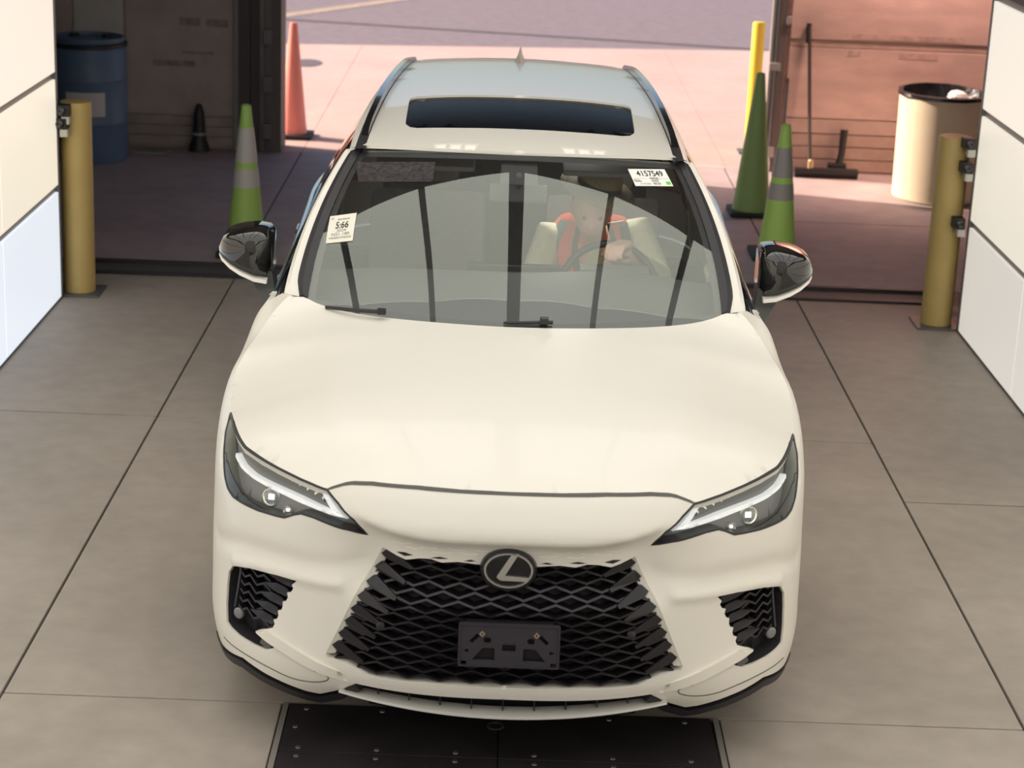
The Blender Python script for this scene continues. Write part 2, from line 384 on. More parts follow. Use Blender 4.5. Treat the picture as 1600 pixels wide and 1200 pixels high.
def strip(path, fn, tz, o0, o1, side=1, step=.02):
    """bar following a path on the surface: tz wide across, from offset o0 (inner) to o1 (outer) -> V,F"""
    P = dens(path, step, closed=False); n = len(P)
    T = np.gradient(P, axis=0); T /= np.linalg.norm(T, axis=1)[:, None]+1e-9; N = np.stack([-T[:, 1], T[:, 0]], 1)
    tz = np.interp(np.linspace(0, 1, n), np.linspace(0, 1, len(tz)), tz)[:, None] if hasattr(tz, '__len__') else tz
    A = P+N*tz/2; B = P-N*tz/2
    R = [fn(A[:, 0], A[:, 1], o0), fn(A[:, 0], A[:, 1], o1), fn(B[:, 0], B[:, 1], o1), fn(B[:, 0], B[:, 1], o0)]
    V = np.stack(R, 1).reshape(-1, 3); F = []
    for i in range(n-1):
        for k in range(4): F.append((i*4+k, i*4+(k+1) % 4, i*4+4+(k+1) % 4, i*4+4+k))
    F += [(3, 2, 1, 0), (n*4-4, n*4-3, n*4-2, n*4-1)]
    if side < 0: V = V*[-1, 1, 1]; F = [f[::-1] for f in F]
    return V, F
def strips(name, paths, fn, tz, o0, o1, m, parent, both=False, side=1, step=.02):
    o = None
    for p in paths:
        for s_ in ((1, -1) if both else (side,)):
            if both and p[-1][0] < 1e-3 and s_ < 0: continue
            q = p+[(-a, c) for a, c in reversed(p[:-1])] if both and p[-1][0] < 1e-3 else p
            o = MB().add(*strip(q, fn, tz, o0, o1, s_, step)).build(name, m, parent)
    return o
def mir(pts): return [(-a, b) for a, b in reversed(pts)]
# ================================================================ THE CAR
SC = S_AT(.995); SR = S_AT(3.85); AR = .362; AZ = .36
SCULPT += [(D['crease'][2:], .010, .015), (D['band'], -.007, .028)]
NOSE = sorted([(max(0, a), b) for a, b in D['nose']])
car = empty('car', (0, 2.45, 0), 'white luxury crossover car with black mesh grille and glass sunroof, driven into the inspection bay', 'car')
def arc(s0, a0, a1, n=20, r=AR): return [(s0+r*math.cos(math.radians(a0+(a1-a0)*i/n)), AZ+r*math.sin(math.radians(a0+(a1-a0)*i/n))) for i in range(n+1)]
ZB = .245                                    # lower edge of the flanks
SDOOR = 2.09
angm = 118                                   # where the bumper meets the fender on the wheel arch
hl, lt, lb, ed = D['hoodline'], D['lamp_top'], D['lamp_bottom'], D['edge']
kshut = min(range(len(lb)), key=lambda i: math.hypot(lb[i][0]-1.13, lb[i][1]-.835))
arch_f1 = arc(SC, 200, angm, 12)             # front half of the arch
arch_f2 = arc(SC, angm, -17, 24)
shut = [lb[kshut], (1.20, .815), (arch_f1[-1][0]-.02, .765), arch_f1[-1]]
# bumper: the half outline, anticlockwise from the bottom centre
out = [(0, .288)]+list(reversed(D['chin'][:-1]))+[arch_f1[0]]+arch_f1[1:-1]+list(reversed(shut[1:]))
out += [lb[i] for i in range(kshut, 0, -1)]+hl[:-1]+[(0, .9175)]
g = D['grille']; out += [(0, g[0][1])]+g[:-1]+[(0, g[-1][1])]
def shrink(pl, d):
    """move a closed line inwards by d"""
    P = np.array(pl, float); A = np.roll(P, 1, 0); B = np.roll(P, -1, 0)
    ar = np.sum(P[:, 0]*B[:, 1]-B[:, 0]*P[:, 1]); sg = 1 if ar > 0 else -1
    t1 = P-A; t2 = B-P; t1 /= np.linalg.norm(t1, axis=1)[:, None]+1e-9; t2 /= np.linalg.norm(t2, axis=1)[:, None]+1e-9
    n = np.stack([-(t1+t2)[:, 1], (t1+t2)[:, 0]], 1); n /= np.linalg.norm(n, axis=1)[:, None]+1e-9
    return [tuple(q) for q in P+n*sg*d]
grill_poly = [(0, g[0][1])]+g[:-1]+[(0, g[-1][1])]
nofl = lambda p: abs(p[0]) < .01
bump = patch('front_bumper', out, W, PAINT, car, holes=[D['vent']], h=.013, hb=.010, flange=.045, both=True)
# wheel-arch / sill black cladding, lower lip
strips('bumper_lip', [[(0.455, .272)]+list(reversed(D['lip'][:-1]))+[(1.0, .222), (1.15, .222)]], W, .026, -.05, .006, BLKM, car, both=True)
_ = 0 and strips('bumper_side_skirt', [list(reversed([(a, b-.012) for a, b in D['chin'][:3]]))+[(1.03, .238), (1.11, .238)]], W, .03, -.03, .003, PAINT2, car, both=True)
# lower intake and its lip
patch('lower_intake', [(0, .14), (.50, .14), (.50, .25), (.455, .285)]+list(reversed(D['inner_top'][1:-1]))+[(0, .288)][:0]+[(0, .292)], W, POCKET, car, h=.05, off=-.05, both=True)
ib = MB()
for k in range(-4, 5):
    MB().box((k*.095-.002, .062+.4*(k*.095)**2, .21), (k*.095+.002, .10+.4*(k*.095)**2, .285)).build('intake_fin', BLKM, car)
b = MB()
lipc = [(x, .045+.36*x*x, .226+.09*x*x) for x in np.linspace(-.50, .50, 41)]
V = []; F = []
prof = [(.0, .008), (-.010, .004), (-.012, -.005), (-.004, -.010), (.04, -.010), (.04, .008)]
for i, (x, y, z) in enumerate(lipc):
    sc = 1-.55*abs(x/.5)**3
    V += [(x, y+p*1.2, z+q*sc) for p, q in prof]
for i in range(len(lipc)-1):
    for k in range(6): F.append((i*6+k, i*6+(k+1) % 6, i*6+6+(k+1) % 6, i*6+6+k))
F += [tuple(range(6))[::-1], tuple(range(len(lipc)*6-6, len(lipc)*6))]
b.add(V, F); lip = b.build('lower_lip', mat('lip_grey', (.50, .49, .45), .35, coat=.3), car, smooth=True, sharp=50); lip['label'] = 'pale grey lip under the lower intake'
# blade from the vent towards the middle, fin contour line
bl = D['blade_top']; bw = D['blade_low']
blade_poly = [bl[0]]+bl[1:]+[(D['chin'][6][0], D['chin'][6][1]+.004)]+list(reversed(bw))
for s_ in (1, -1):
    patch('bumper_blade', blade_poly, lambda a, b_, off=0.: W(a, b_, off*ss((a-.49)/.10) if off > 0 else off), PAINT2, car, h=.02, hb=.012, off=.012, thick=.02, side=s_)
strips('fin_contour', [smoothline(D['fin_line'], 2)], W, .0035, -.002, .0008, LINE, car, both=True)
# ---- hood: a height field that meets the fenders exactly
E3 = [(s_, z_) for s_, z_ in reversed(hl)]+[(s_, z_) for s_, z_ in reversed(lt)][1:]+ed
EP = W([max(p[0], 0) for p in E3], [p[1] for p in E3]); o_ = np.argsort(EP[:, 1]); EPy, EPx, EPz = EP[o_, 1], EP[o_, 0], EP[o_, 2]
_yy = np.linspace(EPy[0], EPy[-1], 700); _kk = np.exp(-np.linspace(-2.2, 2.2, 41)**2); _kk /= _kk.sum()
_gs = lambda v: np.convolve(np.pad(v, 20, mode='reflect', reflect_type='odd'), _kk, 'valid')
_xx = _gs(np.interp(_yy, EPy, EPx)); _zz = _gs(np.interp(_yy, EPy, EPz)); EPy, EPx, EPz = _yy, _xx, _zz
def HD(x, y, off=0.0):
    x = np.atleast_1d(np.asarray(x, float)); y = np.atleast_1d(np.asarray(y, float))
    xe = np.interp(y, EPy, EPx)+.002; ze = np.interp(y, EPy, EPz); c = _cz(y)
    r = np.clip(np.abs(x)/np.maximum(xe, .02), 0, 1.05); z = c-(c-ze)*r**2.7
    xc = np.interp(y, [.2, 1.4], [.50, .66]); z = z+.007*np.exp(-((np.abs(x)-xc)/.05)**2)*ss((y-.22)/.2)*ss((1.3-y)/.25)
    z = z+off
    return np.stack([x, y, z], 1)
ww = [(u*.745, 1.172+.215*u*u) for u in np.linspace(1, 0, 16)]
hood_out = [(0, EPy[0])]+[(p[0], p[1]) for p in EP[1:]]+ww
hood_out = [(max(0, a), b) for a, b in hood_out]
patch('hood', hood_out, HD, PAINT, car, h=.035, hb=.02, flange=.02, both=True, noflange=lambda p: p[1] > 1.1 and p[0] < .74)
strips('hood_gap', [[(a, b) for a, b in hl]], W, .007, -.01, .0015, LINE, car, both=True)
# cowl under the windshield
cw = MB()
for a, b_ in zip(np.linspace(-1, 1, 25)[:-1], np.linspace(-1, 1, 25)[1:]):
    P = [(a*.74, 1.13+.245*a*a, 1.075), (b_*.74, 1.13+.245*b_*b_, 1.075), (b_*.74, 1.24+.245*b_*b_, 1.085), (a*.74, 1.24+.245*a*a, 1.085)]
    cw.add(P, [(0, 1, 2, 3)])
cw.build('cowl', BLKM, car)
# ---- flanks
def flank(name, pl, **k):
    for s_ in (1, -1): patch(name, pl, W, PAINT, car, h=.05, hb=.025, flange=.02, side=s_, **k)
fender = [lt[0]]+lt[1:1]+ed
fend = [lb[i] for i in range(kshut, len(lb))]
fend = list(shut)[::-1]                       # from arch up to lamp
fender = fend[:-1]+[lb[i] for i in range(kshut, len(lb))]+[lt[0]]+ed+[(2.04, 1.145), (2.06, 1.11), (SDOOR-.012, 1.0), (SDOOR-.01, .7), (SDOOR, .5), (SDOOR, ZB)]+list(reversed(arch_f2))[:-1]
fender = fender[::-1]
for s_ in (1, -1): patch('front_fender', fender, W, PAINT, car, h=.03, hb=.018, flange=.02, side=s_)
S1, S2, S3 = S_AT(2.72), S_AT(3.42), S_AT(3.62)
arch_r = arc(SR, 180+17, -17, 40)
belt = 1.095
def door_handle(parent, s0, z0, side):
    b = MB(); b.add(*strip([(s0, z0), (s0+.06, z0+.004), (s0+.15, z0+.006), (s0+.21, z0+.004)], W, [.012, .024, .024, .012], .012, .035, side)); 
    b.add(*strip([(s0+.01, z0), (s0+.03, z0)], W, .014, -.002, .02, side)); b.add(*strip([(s0+.18, z0), (s0+.2, z0)], W, .014, -.002, .02, side))
    return b.build('door_handle', CHROME, parent)
for s_ in (1, -1):
    d1 = patch('front_door', [(SDOOR+.004, .27), (S1-.004, .27), (S1-.004, belt), (2.075, belt+.005), (SDOOR-.008, 1.0), (SDOOR-.004, .6)], W, PAINT, car, h=.06, hb=.03, flange=.02, side=s_)
    door_handle(d1, S1-.30, .90, s_)
    d2 = patch('rear_door', [(S1+.004, .27), (S2+.02, .27)]+[p for p in arch_r if p[1] > .27 and p[0] < S3-.01 and False]+[(SR-AR-.05, .45), (SR-AR+.02, .62), (SR-AR+.10, .72), (S3, .80), (S3, belt), (S1+.004, belt)], W, PAINT, car, h=.06, hb=.03, flange=.02, side=s_)
    door_handle(d2, S3-.27, .91, s_)
    patch('rear_quarter_panel', [(SR-AR-.042, .27), (SR-AR-.015, .30)]+arch_r[1:-1]+[(SR+AR+.01, .27), (S_AT(4.45), .30), (S_AT(4.45), 1.13), (S3+.008, 1.13), (S3+.008, .79), (SR-AR+.108, .715), (SR-AR+.03, .615), (SR-AR-.042, .45)], W, PAINT, car, h=.06, hb=.03, flange=.02, side=s_)
    strips('sill', [[(SDOOR-.01, .215), (S2+.03, .215)]], W, .10, -.05, -.012, BLKM, car, side=s_, step=.1)
    strips('arch_trim', [arc(SC, 197, -17, 30, AR+.008)], W, .016, -.03, .0, PAINT2, car, side=s_)
    strips('arch_trim', [arc(SR, 197, -17, 30, AR+.008)], W, .016, -.03, .0, PAINT2, car, side=s_)
ST = S_AT(4.45)
patch('rear_bumper', [(ST+.008, .28), (SMAX, .28), (SMAX, .66), (ST+.008, .66)], W, PAINT, car, h=.06, hb=.03, flange=.02, side=1)
patch('rear_bumper', [(ST+.008, .28), (SMAX, .28), (SMAX, .66), (ST+.008, .66)], W, PAINT, car, h=.06, hb=.03, flange=.02, side=-1)
patch('tailgate', [(ST+.10, .67), (SMAX, .67), (SMAX, 1.13), (ST+.10, 1.13)], W, PAINT, car, h=.06, hb=.03, flange=.02, side=1)
patch('tailgate', [(ST+.10, .67), (SMAX, .67), (SMAX, 1.13), (ST+.10, 1.13)], W, PAINT, car, h=.06, hb=.03, flange=.02, side=-1)
for s_ in (1, -1):
    patch('tail_lamp', [(ST+.01, .86), (ST+.095, .90), (ST+.095, 1.13), (ST+.01, 1.13)], W, mat('tail_red', (.30, .01, .01), .15, coat=.6), car, h=.05, hb=.03, flange=.02, side=s_)
    patch('rear_corner', [(ST+.01, .67), (ST+.092, .67), (ST+.092, .893), (ST+.01, .853)], W, PAINT, car, h=.05, hb=.03, flange=.02, side=s_)
    strips('tail_light_bar', [[(ST+.11, .935), (SMAX-.01, .935)]], W, .03, -.01, .008, MATS['tail_red'], car, side=s_)
# ---- windshield, pillars, roof
fo = lambda u, v, off=0.0: WS(u, v, off)
ws = patch('windshield', [(-1, -.05), (1, -.05), (1, 1), (-1, 1)], fo, GLS, car, h=.03, hb=.025)
FR = MB()                                      # black printed border under the glass
def wsq(u0, u1, v0, v1, off=-.006, n=12):
    us = np.linspace(u0, u1, n); A = WS(us, np.full(n, v0), off); B_ = WS(us, np.full(n, v1), off)
    FR.add(list(A)+list(B_), [(i, i+1, n+i+1, n+i) for i in range(n-1)])
wsq(-1, 1, .955, 1.0, n=24); wsq(-1, 1, -.05, .012, n=24)
for s_ in (1, -1):
    vs_ = np.linspace(-.05, 1, 16)
    A = WS(np.full(16, s_*.965), vs_, -.006); B_ = WS(np.full(16, s_*1.0), vs_, -.006)
    f = [(i, i+1, 17+i, 16+i) for i in range(15)]; FR.add(list(A)+list(B_), f)
FR.build('glass_border', BLKM, ws)
ws2 = MB(); us = np.linspace(-.11, .11, 9)
A = WS(us, np.full(9, .80), -.02); B_ = WS(us, np.full(9, .96), -.02); ws2.add(list(A)+list(B_), [(i, i+1, 10+i, 9+i) for i in range(8)]); ws2.build('sensor_shroud', BLKM, ws)
def pcurve(t):
    """pillar curves at height t (0 foot .. 1 roof): glass edge, moulding, white pillar"""
    ge = WS(1.0, t)[0]
    mo = np.array([.783-.143*t**1.6-.018*max(0, 1-t/.1), ge[1]+.012, ge[2]+.004])
    wh = np.array([.822-.146*t**1.5, 1.452+.690*t, 1.130+.392*t+.02*math.sin(math.pi*t)])
    return ge, mo, wh
def railx(y): return float(np.interp(y, [2.08, 2.4, 3.0, 3.6, 4.0, 4.2], [.604, .597, .574, .543, .518, .500]))
def loft(name, curves, m, parent, smooth=True, side=1, close=False):
    n = len(curves[0]); V = [p for c in curves for p in c]; F = []
    K = len(curves)
    for j in range(K if close else K-1):
        for i in range(n-1): a = j*n+i; b_ = ((j+1) % K)*n+i; F.append((a, a+1, b_+1, b_))
    if close: F += [tuple(j*n for j in range(K)), tuple(j*n+n-1 for j in reversed(range(K)))]
    V = np.array(V)
    if side < 0: V = V*[-1, 1, 1]
    else: F = [f[::-1] for f in F]
    o = mk(name, V, F, m, parent, smooth, 40); return o
ts = np.linspace(0, 1, 24)
ry = np.linspace(2.10, 4.20, 40)
def roofedge(y, k):
    x = railx(y)
    return {'in': (x-.018, y, roof_z(x-.018, y)), 'out': (x+.018, y, roof_z(x+.018, y)-.004), 'wh': (x+.062-.012*max(0, min(1, (2.5-y)/.4)), y+.0, roof_z(x+.05, y)-.036)}[k]
for s_ in (1, -1):
    g0 = [pcurve(t)[0]+[-.002, 0, .001] for t in ts]; g1 = [pcurve(t)[1] for t in ts]; g1m = [(pcurve(t)[0]*.45+pcurve(t)[1]*.55)+[0, -.004, .010] for t in ts]
    g1b = [p+[0, .01, -.02] for p in g1]
    loft('windshield_moulding', [g0, g1m, g1, g1b], BLKM, car, side=s_)
    g2 = [pcurve(t)[2] for t in ts]; gm = [(pcurve(t)[1]*.5+pcurve(t)[2]*.5)+[.004, -.004, .006] for t in ts]
    g2b = [p+np.array([-.03, .05, -.03]) for p in g2]
    # white pillar and roof side in one piece
    a1 = [p+np.array([0, 0, -.002]) for p in g1]+[np.array(roofedge(y, 'out')) for y in ry]
    am = gm+[np.array(roofedge(y, 'out'))*.5+np.array(roofedge(y, 'wh'))*.5+[.006, 0, .006] for y in ry]
    a2 = g2+[np.array(roofedge(y, 'wh')) for y in ry]; a3 = g2b+[np.array(roofedge(y, 'wh'))+[-.02, 0, -.025] for y in ry]
    loft('roof_pillar', [a1, am, a2, a3], PAINT, car, side=s_)
    # roof rail
    yy = np.linspace(2.24, 4.16, 40); lift = [.034*math.sin(math.pi*min(1, max(0, i/39)))**.25 for i in range(40)]
    c1 = [np.array((railx(y)-.016, y, roof_z(railx(y), y)-.004)) for y in yy]; c2 = [p+np.array([.003, 0, .004+l]) for p, l in zip(c1, lift)]
    c3 = [p+np.array([.028, 0, .001+l]) for p, l in zip(c1, lift)]; c4 = [p+np.array([.036, 0, -.004]) for p in c1]
    loft('roof_rail', [c1, c2, c3, c4], BLK, car, side=s_, close=True)
    # black ditch strip between moulding and rail
    yd = np.linspace(2.08, 4.2, 30)
    loft('roof_ditch', [[np.array((railx(y)-.021, y, roof_z(railx(y), y)+.0015)) for y in yd], [np.array((railx(y)+.021, y, roof_z(railx(y), y)-.001)) for y in yd]], BLKM, car, side=s_)
def rx(y): return railx(y)-.018
tl = [(u*.598, 2.004+.113*u*u) for u in np.linspace(0, 1, 12)]
sun = [(0, 2.292), (.22, 2.293), (.40, 2.305), (.43, 2.325), (.448, 2.37), (.452, 2.42), (.458, 2.80), (.452, 2.85), (.43, 2.875), (.25, 2.885), (0, 2.885)]
roof_out = tl+[(rx(y), y) for y in np.linspace(2.14, 4.2, 20)]+[(.42, 4.33), (.2, 4.38), (0, 4.39)]+sun[::-1]
patch('roof_panel', roof_out, RF, ROOFP, car, h=.06, hb=.03, flange=.012, both=True)
patch('sunroof', [(0, 2.284)]+[(a*1.012, 2.585+(b-2.585)*1.03) for a, b in sun[1:-1]]+[(0, 2.894)], lambda x, y, off=0.: RF(x, y, off), mat('sunroof_glass', (.005, .005, .006), .12, spec=.12, bump=.06, nscale=200), car, h=.08, hb=.03, off=-.009, both=True)
MATS['sunroof_glass'].node_tree.nodes['Principled BSDF'].inputs['IOR'].default_value = 1.18
# shark fin antenna
b = MB(); V = []
for (z, hw, y0, y1) in [(-.004, .024, 3.82, 4.00), (.008, .020, 3.83, 3.995), (.03, .010, 3.87, 3.985), (.05, .005, 3.92, 3.98), (.062, .002, 3.95, 3.975)]:
    zz = 1.652+z; ym = y0*.3+y1*.7
    V += [(0, y0, zz), (hw, ym, zz), (0, y1, zz), (-hw, ym, zz)]
b.add(V, [(i*4+k, i*4+(k+1) % 4, i*4+4+(k+1) % 4, i*4+4+k) for i in range(4) for k in range(4)]+[(16, 17, 18, 19)])
b.build('antenna_fin', PAINT, car, smooth=True, sharp=60)
# rear: spoiler, back window
def BG(x, t, off=0.):
    x = np.atleast_1d(np.asarray(x, float)); t = np.atleast_1d(np.asarray(t, float))
    wd = .50+.22*(1-t); X = x*wd; y = 4.28+.46*(1-t)-.12*x*x+off; z = 1.12+.47*t-.02*x*x
    return np.stack([X, y, z], 1)
bgw = MB(); us = np.linspace(-1, 1, 20); rows = [BG(us, np.full(20, t)) for t in np.linspace(0, 1, 8)]
bgw.add([p for r_ in rows for p in r_], [(j*20+i, j*20+20+i, j*20+21+i, j*20+1+i) for j in range(7) for i in range(19)])
bgw.build('rear_window', SGL, car, smooth=True)
sp = MB()
for x0, x1 in zip(np.linspace(-.47, .47, 13)[:-1], np.linspace(-.47, .47, 13)[1:]):
    V = []
    for x in (x0, x1):
        V += [(x, 4.28, float(roof_z(x, 4.28))+.002), (x, 4.44-.1*x*x, 1.585-.06*x*x), (x, 4.44-.1*x*x, 1.567-.06*x*x), (x, 4.28, float(roof_z(x, 4.28))-.03)]
    sp.add(V, [(0, 1, 5, 4), (1, 2, 6, 5), (2, 3, 7, 6)])
sp.build('spoiler', PAINT, car)
# ---- side glasshouse on the surface from belt to roof edge
def U_at(y):
    if y < 2.12:
        t = (y-1.452)/.685; t = min(max(t, 0), 1); return pcurve(t)[2]+np.array([-.006, .012, -.012])
    return np.array(roofedge(y, 'wh'))+[-.006, 0, -.012]
def SG(y, t, off=0.):
    y = np.atleast_1d(np.asarray(y, float)); t = np.atleast_1d(np.asarray(t, float)); R_ = []
    for a, b_ in zip(y, t):
        u = U_at(min(a, 4.2)); l = W(S_AT(min(a, 4.45)), 1.092, -.012)[0]; l[1] = a
        p = l*(1-b_)+u*b_; p[1] = a*(1-b_)+u[1]*b_ if a > 4.2 else a
        p[0] += .018*math.sin(math.pi*b_)*min(1, (u[2]-l[2])/.3)+off; R_.append(p)
    return np.array(R_)
for s_ in (1, -1):
    gh = patch('side_frame', [(1.50, 0), (4.40, 0), (4.22, 1), (1.50, 1)], SG, BLK, car, h=.08, hb=.05, off=-.008, side=s_,
               holes=[[(1.66, .04), (2.62, .03), (2.62, .93), (2.14, .93), (1.66, .80)], [(2.74, .03), (3.52, .03), (3.50, .93), (2.72, .93)], [(3.60, .06), (4.05, .12), (3.9, .88), (3.58, .92)]])
    for nm, pl in (('front_side_window', [(1.64, .02), (2.64, .02), (2.64, .95), (2.12, .95), (1.64, .82)]), ('rear_side_window', [(2.72, .02), (3.54, .02), (3.52, .95), (2.70, .95)]), ('quarter_window', [(3.58, .04), (4.07, .10), (3.92, .90), (3.56, .94)])):
        patch(nm, pl, SG, SGL, car, h=.08, hb=.05, off=0, side=s_)
    strips('belt_moulding', [[(S_AT(1.62), 1.097), (S_AT(4.3), 1.10)]], W, .014, -.03, .004, CHROME, car, side=s_, step=.1)
# ---- grille
patch('grille_backing', grill_poly, W, POCKET, car, h=.04, off=-.07, both=True)
def clip_runs(path, poly, step=.006):
    P = dens(path, step, closed=False); m = inpoly(P, poly); runs = []; cur = []
    for p, k in zip(P, m):
        if k: cur.append(tuple(p))
        else:
            if len(cur) > 3: runs.append(cur)
            cur = []
    if len(cur) > 3: runs.append(cur)
    return runs
gp2 = mir(grill_poly)+grill_poly; full = [p for p in grill_poly if True]
full = [(-a, b) for a, b in reversed(grill_poly[1:-1])]+grill_poly[1:-1]
bowl = lambda s, z: z                                            # rows run level
PER = .098
plate_s, plate_z0, plate_z1 = .150, .42, .555
for r in range(19):
    z0 = .322+.0235*r; ph = 0 if r % 2 == 0 else .5
    pts = []
    for k in range(-14, 15):
        s_ = k*PER/2; up = ((k+(r % 2)) % 2 == 0)
        sag = -.020*max(0, abs(s_)-.12)                # rows droop slightly outwards
        pts.append((s_, z0+sag+(.0075 if up else -.0075)))
    rs = clip_runs(pts, full)
    if not rs: continue
    for run in rs:
        MB().add(*strip(run, W, .0065, -.05, -.010, 1, .012)).build('grille_bar', GRILLE, car)
# teeth along the sides, bars end in wedges
gs = D['grille']; iT = 9; iB = 12
top_, bot_ = np.array(gs[iT]), np.array(gs[iB])
for s_ in (1, -1):
    b = MB()
    for k in range(8):
        t = (k+.55)/8.2; p = top_*(1-t)+bot_*t; hgt = .046
        poly = [p+[-.005, .003], p+[-.024, .020], p+[-.038, .017], p+[-.112, -.028], p+[-.106, -.038], p+[-.024, -.014]]
        A = W([q[0] for q in poly], [q[1] for q in poly], -.004); B_ = W([q[0] for q in poly], [q[1]-.004 for q in poly], -.05)
        V = np.concatenate([A, B_])*([s_, 1, 1]); n = 6
        F = [tuple(range(n)), tuple(range(2*n-1, n-1, -1))]+[(i, i+n, (i+1) % n+n, (i+1) % n) for i in range(n)]
        if s_ < 0: F = [f[::-1] for f in F]
        b = MB(); b.add(V, F); b.build('grille_tooth', GRILLE, car)
# pale bevel of the opening beside the teeth
for s_ in (1, -1):
    Pb = dens([tuple(top_), tuple(bot_)], .02, closed=False); k_ = np.linspace(0, 1, len(Pb))
    A = W(Pb[:, 0]+.004, Pb[:, 1], -.001); B_ = W(Pb[:, 0]-.022, Pb[:, 1], -.016); Cc = W(Pb[:, 0]-.022, Pb[:, 1], -.05); n = len(Pb)
    F = [(i, i+1, n+i+1, n+i) for i in range(n-1)]+[(n+i, n+i+1, 2*n+i+1, 2*n+i) for i in range(n-1)]
    MB().add(np.concatenate([A, B_, Cc])*[s_, 1, 1], F).build('grille_bevel', PAINT2, car)
# radar / camera sensors in the mesh
for s_ in (1, -1):
    c = W(s_*D['sensor'][0], D['sensor'][1], -.012)[0]
    M = Matrix.Translation(c) @ Matrix.Rotation(math.pi/2, 4, 'X')
    MB().lathe([(.0, .0), (.013, .0), (.013, .006), (.008, .009), (.002, .009)], n=20, M=M).build('parking_sensor', PLAS, car, smooth=True)
# white net pattern running out into the nose
for q in D['slit']: 
    for s_ in (1, -1): patch('grille_slit', q, W, POCKET, car, h=.02, hb=.01, off=.0012, side=s_)
strips('nose_ridge', D['ridges'], W, .0028, -.001, .0014, mat('ridge_white', (.86, .83, .75), .3), car, both=True, step=.01)
# emblem
ez = .694; ey = float(W(0, .70)[0][1])-.012
M = Matrix.Translation((0.0, ey, ez)) @ Matrix.Rotation(math.radians(90-8), 4, 'X')
def ell(prof, a=1, b_=1): 
    B = MB(); B.lathe(prof, n=48); B.V = [tuple(M @ Vector((x*a, y*b_, z))) for x, y, z in B.V]; return B
em = ell([(1, -.03), (1, .012), (.95, .018), (.0, .018)], .085, .064).build('emblem', BLK, car, smooth=True, sharp=40)
B = MB(); n = 64; V = []
for k in range(n):
    q = 2*math.pi*k/n
    for rr, z in ((1.0, .018), (.96, .026), (.90, .026), (.87, .018)): V.append(tuple(M @ Vector((.0745*rr*math.cos(q), .054*rr*math.sin(q), z))))
F = [(k*4+j, ((k+1) % n)*4+j, ((k+1) % n)*4+j+1, k*4+j+1) for k in range(n) for j in range(3)]
B.add(V, F).build('emblem_ring', CHROME, em, smooth=True, sharp=30)
def prism(poly, z0, z1, MM):
    n = len(poly); V = [MM @ Vector((x, y, z0)) for x, y in poly]+[MM @ Vector((x, y, z1)) for x, y in poly]
    return V, [tuple(range(n, 2*n))]+[tuple(reversed(range(n)))]+[(i, (i+1) % n, (i+1) % n+n, i+n) for i in range(n)]
Lp = [(.008, .050), (.029, .052), (-.010, -.015), (.050, -.0185), (.066, -.020), (.052, -.031), (-.022, -.030), (-.034, -.022), (-.033, -.016)]
B = MB().add(*prism(Lp, .018, .026, M)); B.build('emblem_letter', CHROME, em)
# ---- licence plate bracket
PM = Matrix.Translation((.010, -.018, .484)) @ Matrix.Rotation(math.radians(90-4), 4, 'X')
pw, phh = .150, .068
def rr_(w_, h_, r_, cx=0, cy=0, n=4):
    out = []
    for sx, sy, a0 in ((1, -1, -90), (1, 1, 0), (-1, 1, 90), (-1, -1, 180)):
        for i in range(n+1):
            a = math.radians(a0+90*i/n); out.append((cx+sx*(w_-r_)+r_*math.cos(a), cy+sy*(h_-r_)+r_*math.sin(a)))
    return out
pf = lambda a, b_, off=0.: np.array([(PM @ Vector((x, y, off)))[:] for x, y in zip(np.atleast_1d(a), np.atleast_1d(b_))])
holes = [[(-.108, -.046), (-.042, -.046), (-.042, -.008), (-.078, -.008)], [(.042, -.046), (.108, -.046), (.078, -.008), (.042, -.008)],
         [(-.020, -.016), (.020, -.016), (.020, .004), (-.020, .004)], [(-.118, .012), (-.108, .006), (-.086, .028), (-.096, .036)],
         [(.118, .012), (.108, .006), (.086, .028), (.096, .036)], rr_(.011, .009, .008, -.064, .016), rr_(.011, .009, .008, .064, .016),
         [(-.135, -.018), (-.120, -.024), (-.120, -.012)], [(.135, -.018), (.120, -.024), (.120, -.012)], rr_(.008, .006, .003, -.132, -.056), rr_(.008, .006, .003, .132, -.056)]
br = patch('license_plate_bracket', rr_(pw, phh, .008), pf, PLAS, car, holes=holes, h=.03, hb=.03, thick=.008, smooth=False)
b = MB()
for a, c in (((-.148, .062), (.148, .066)), ((-.148, -.066), (.148, -.062)), ((-.148, -.062), (-.144, .062)), ((.144, -.062), (.148, .062))): b.box((a[0], a[1], 0), (c[0], c[1], .004), M=PM)
b.box((-.018, .010, 0), (.018, .0115, .001), M=PM)
b.build('bracket_rim', PLAS, br)
BR = mat('brass', (.62, .52, .36), .35, metal=.9)
for s_ in (1, -1):
    Q = PM @ Matrix.Translation((s_*.080, .036, 0)) @ Matrix.Rotation(math.radians(45), 4, 'Z')
    sq = [(-.007, -.007), (.007, -.007), (.007, .007), (-.007, .007)]
    hf = lambda a, b_, off=0.: np.array([(Q @ Vector((x, y, off+.004)))[:] for x, y in zip(np.atleast_1d(a), np.atleast_1d(b_))])
    o = patch('clip_nut', sq, hf, BR, br, holes=[rr_(.003, .003, .0028)], h=.02, hb=.01, thick=.004, smooth=False); o['label'] = 'brass clip nut on the plate bracket'
MB().box((-.13, -.06, -.06), (.13, .06, -.022), M=PM).build('bracket_mount', POCKET, br)
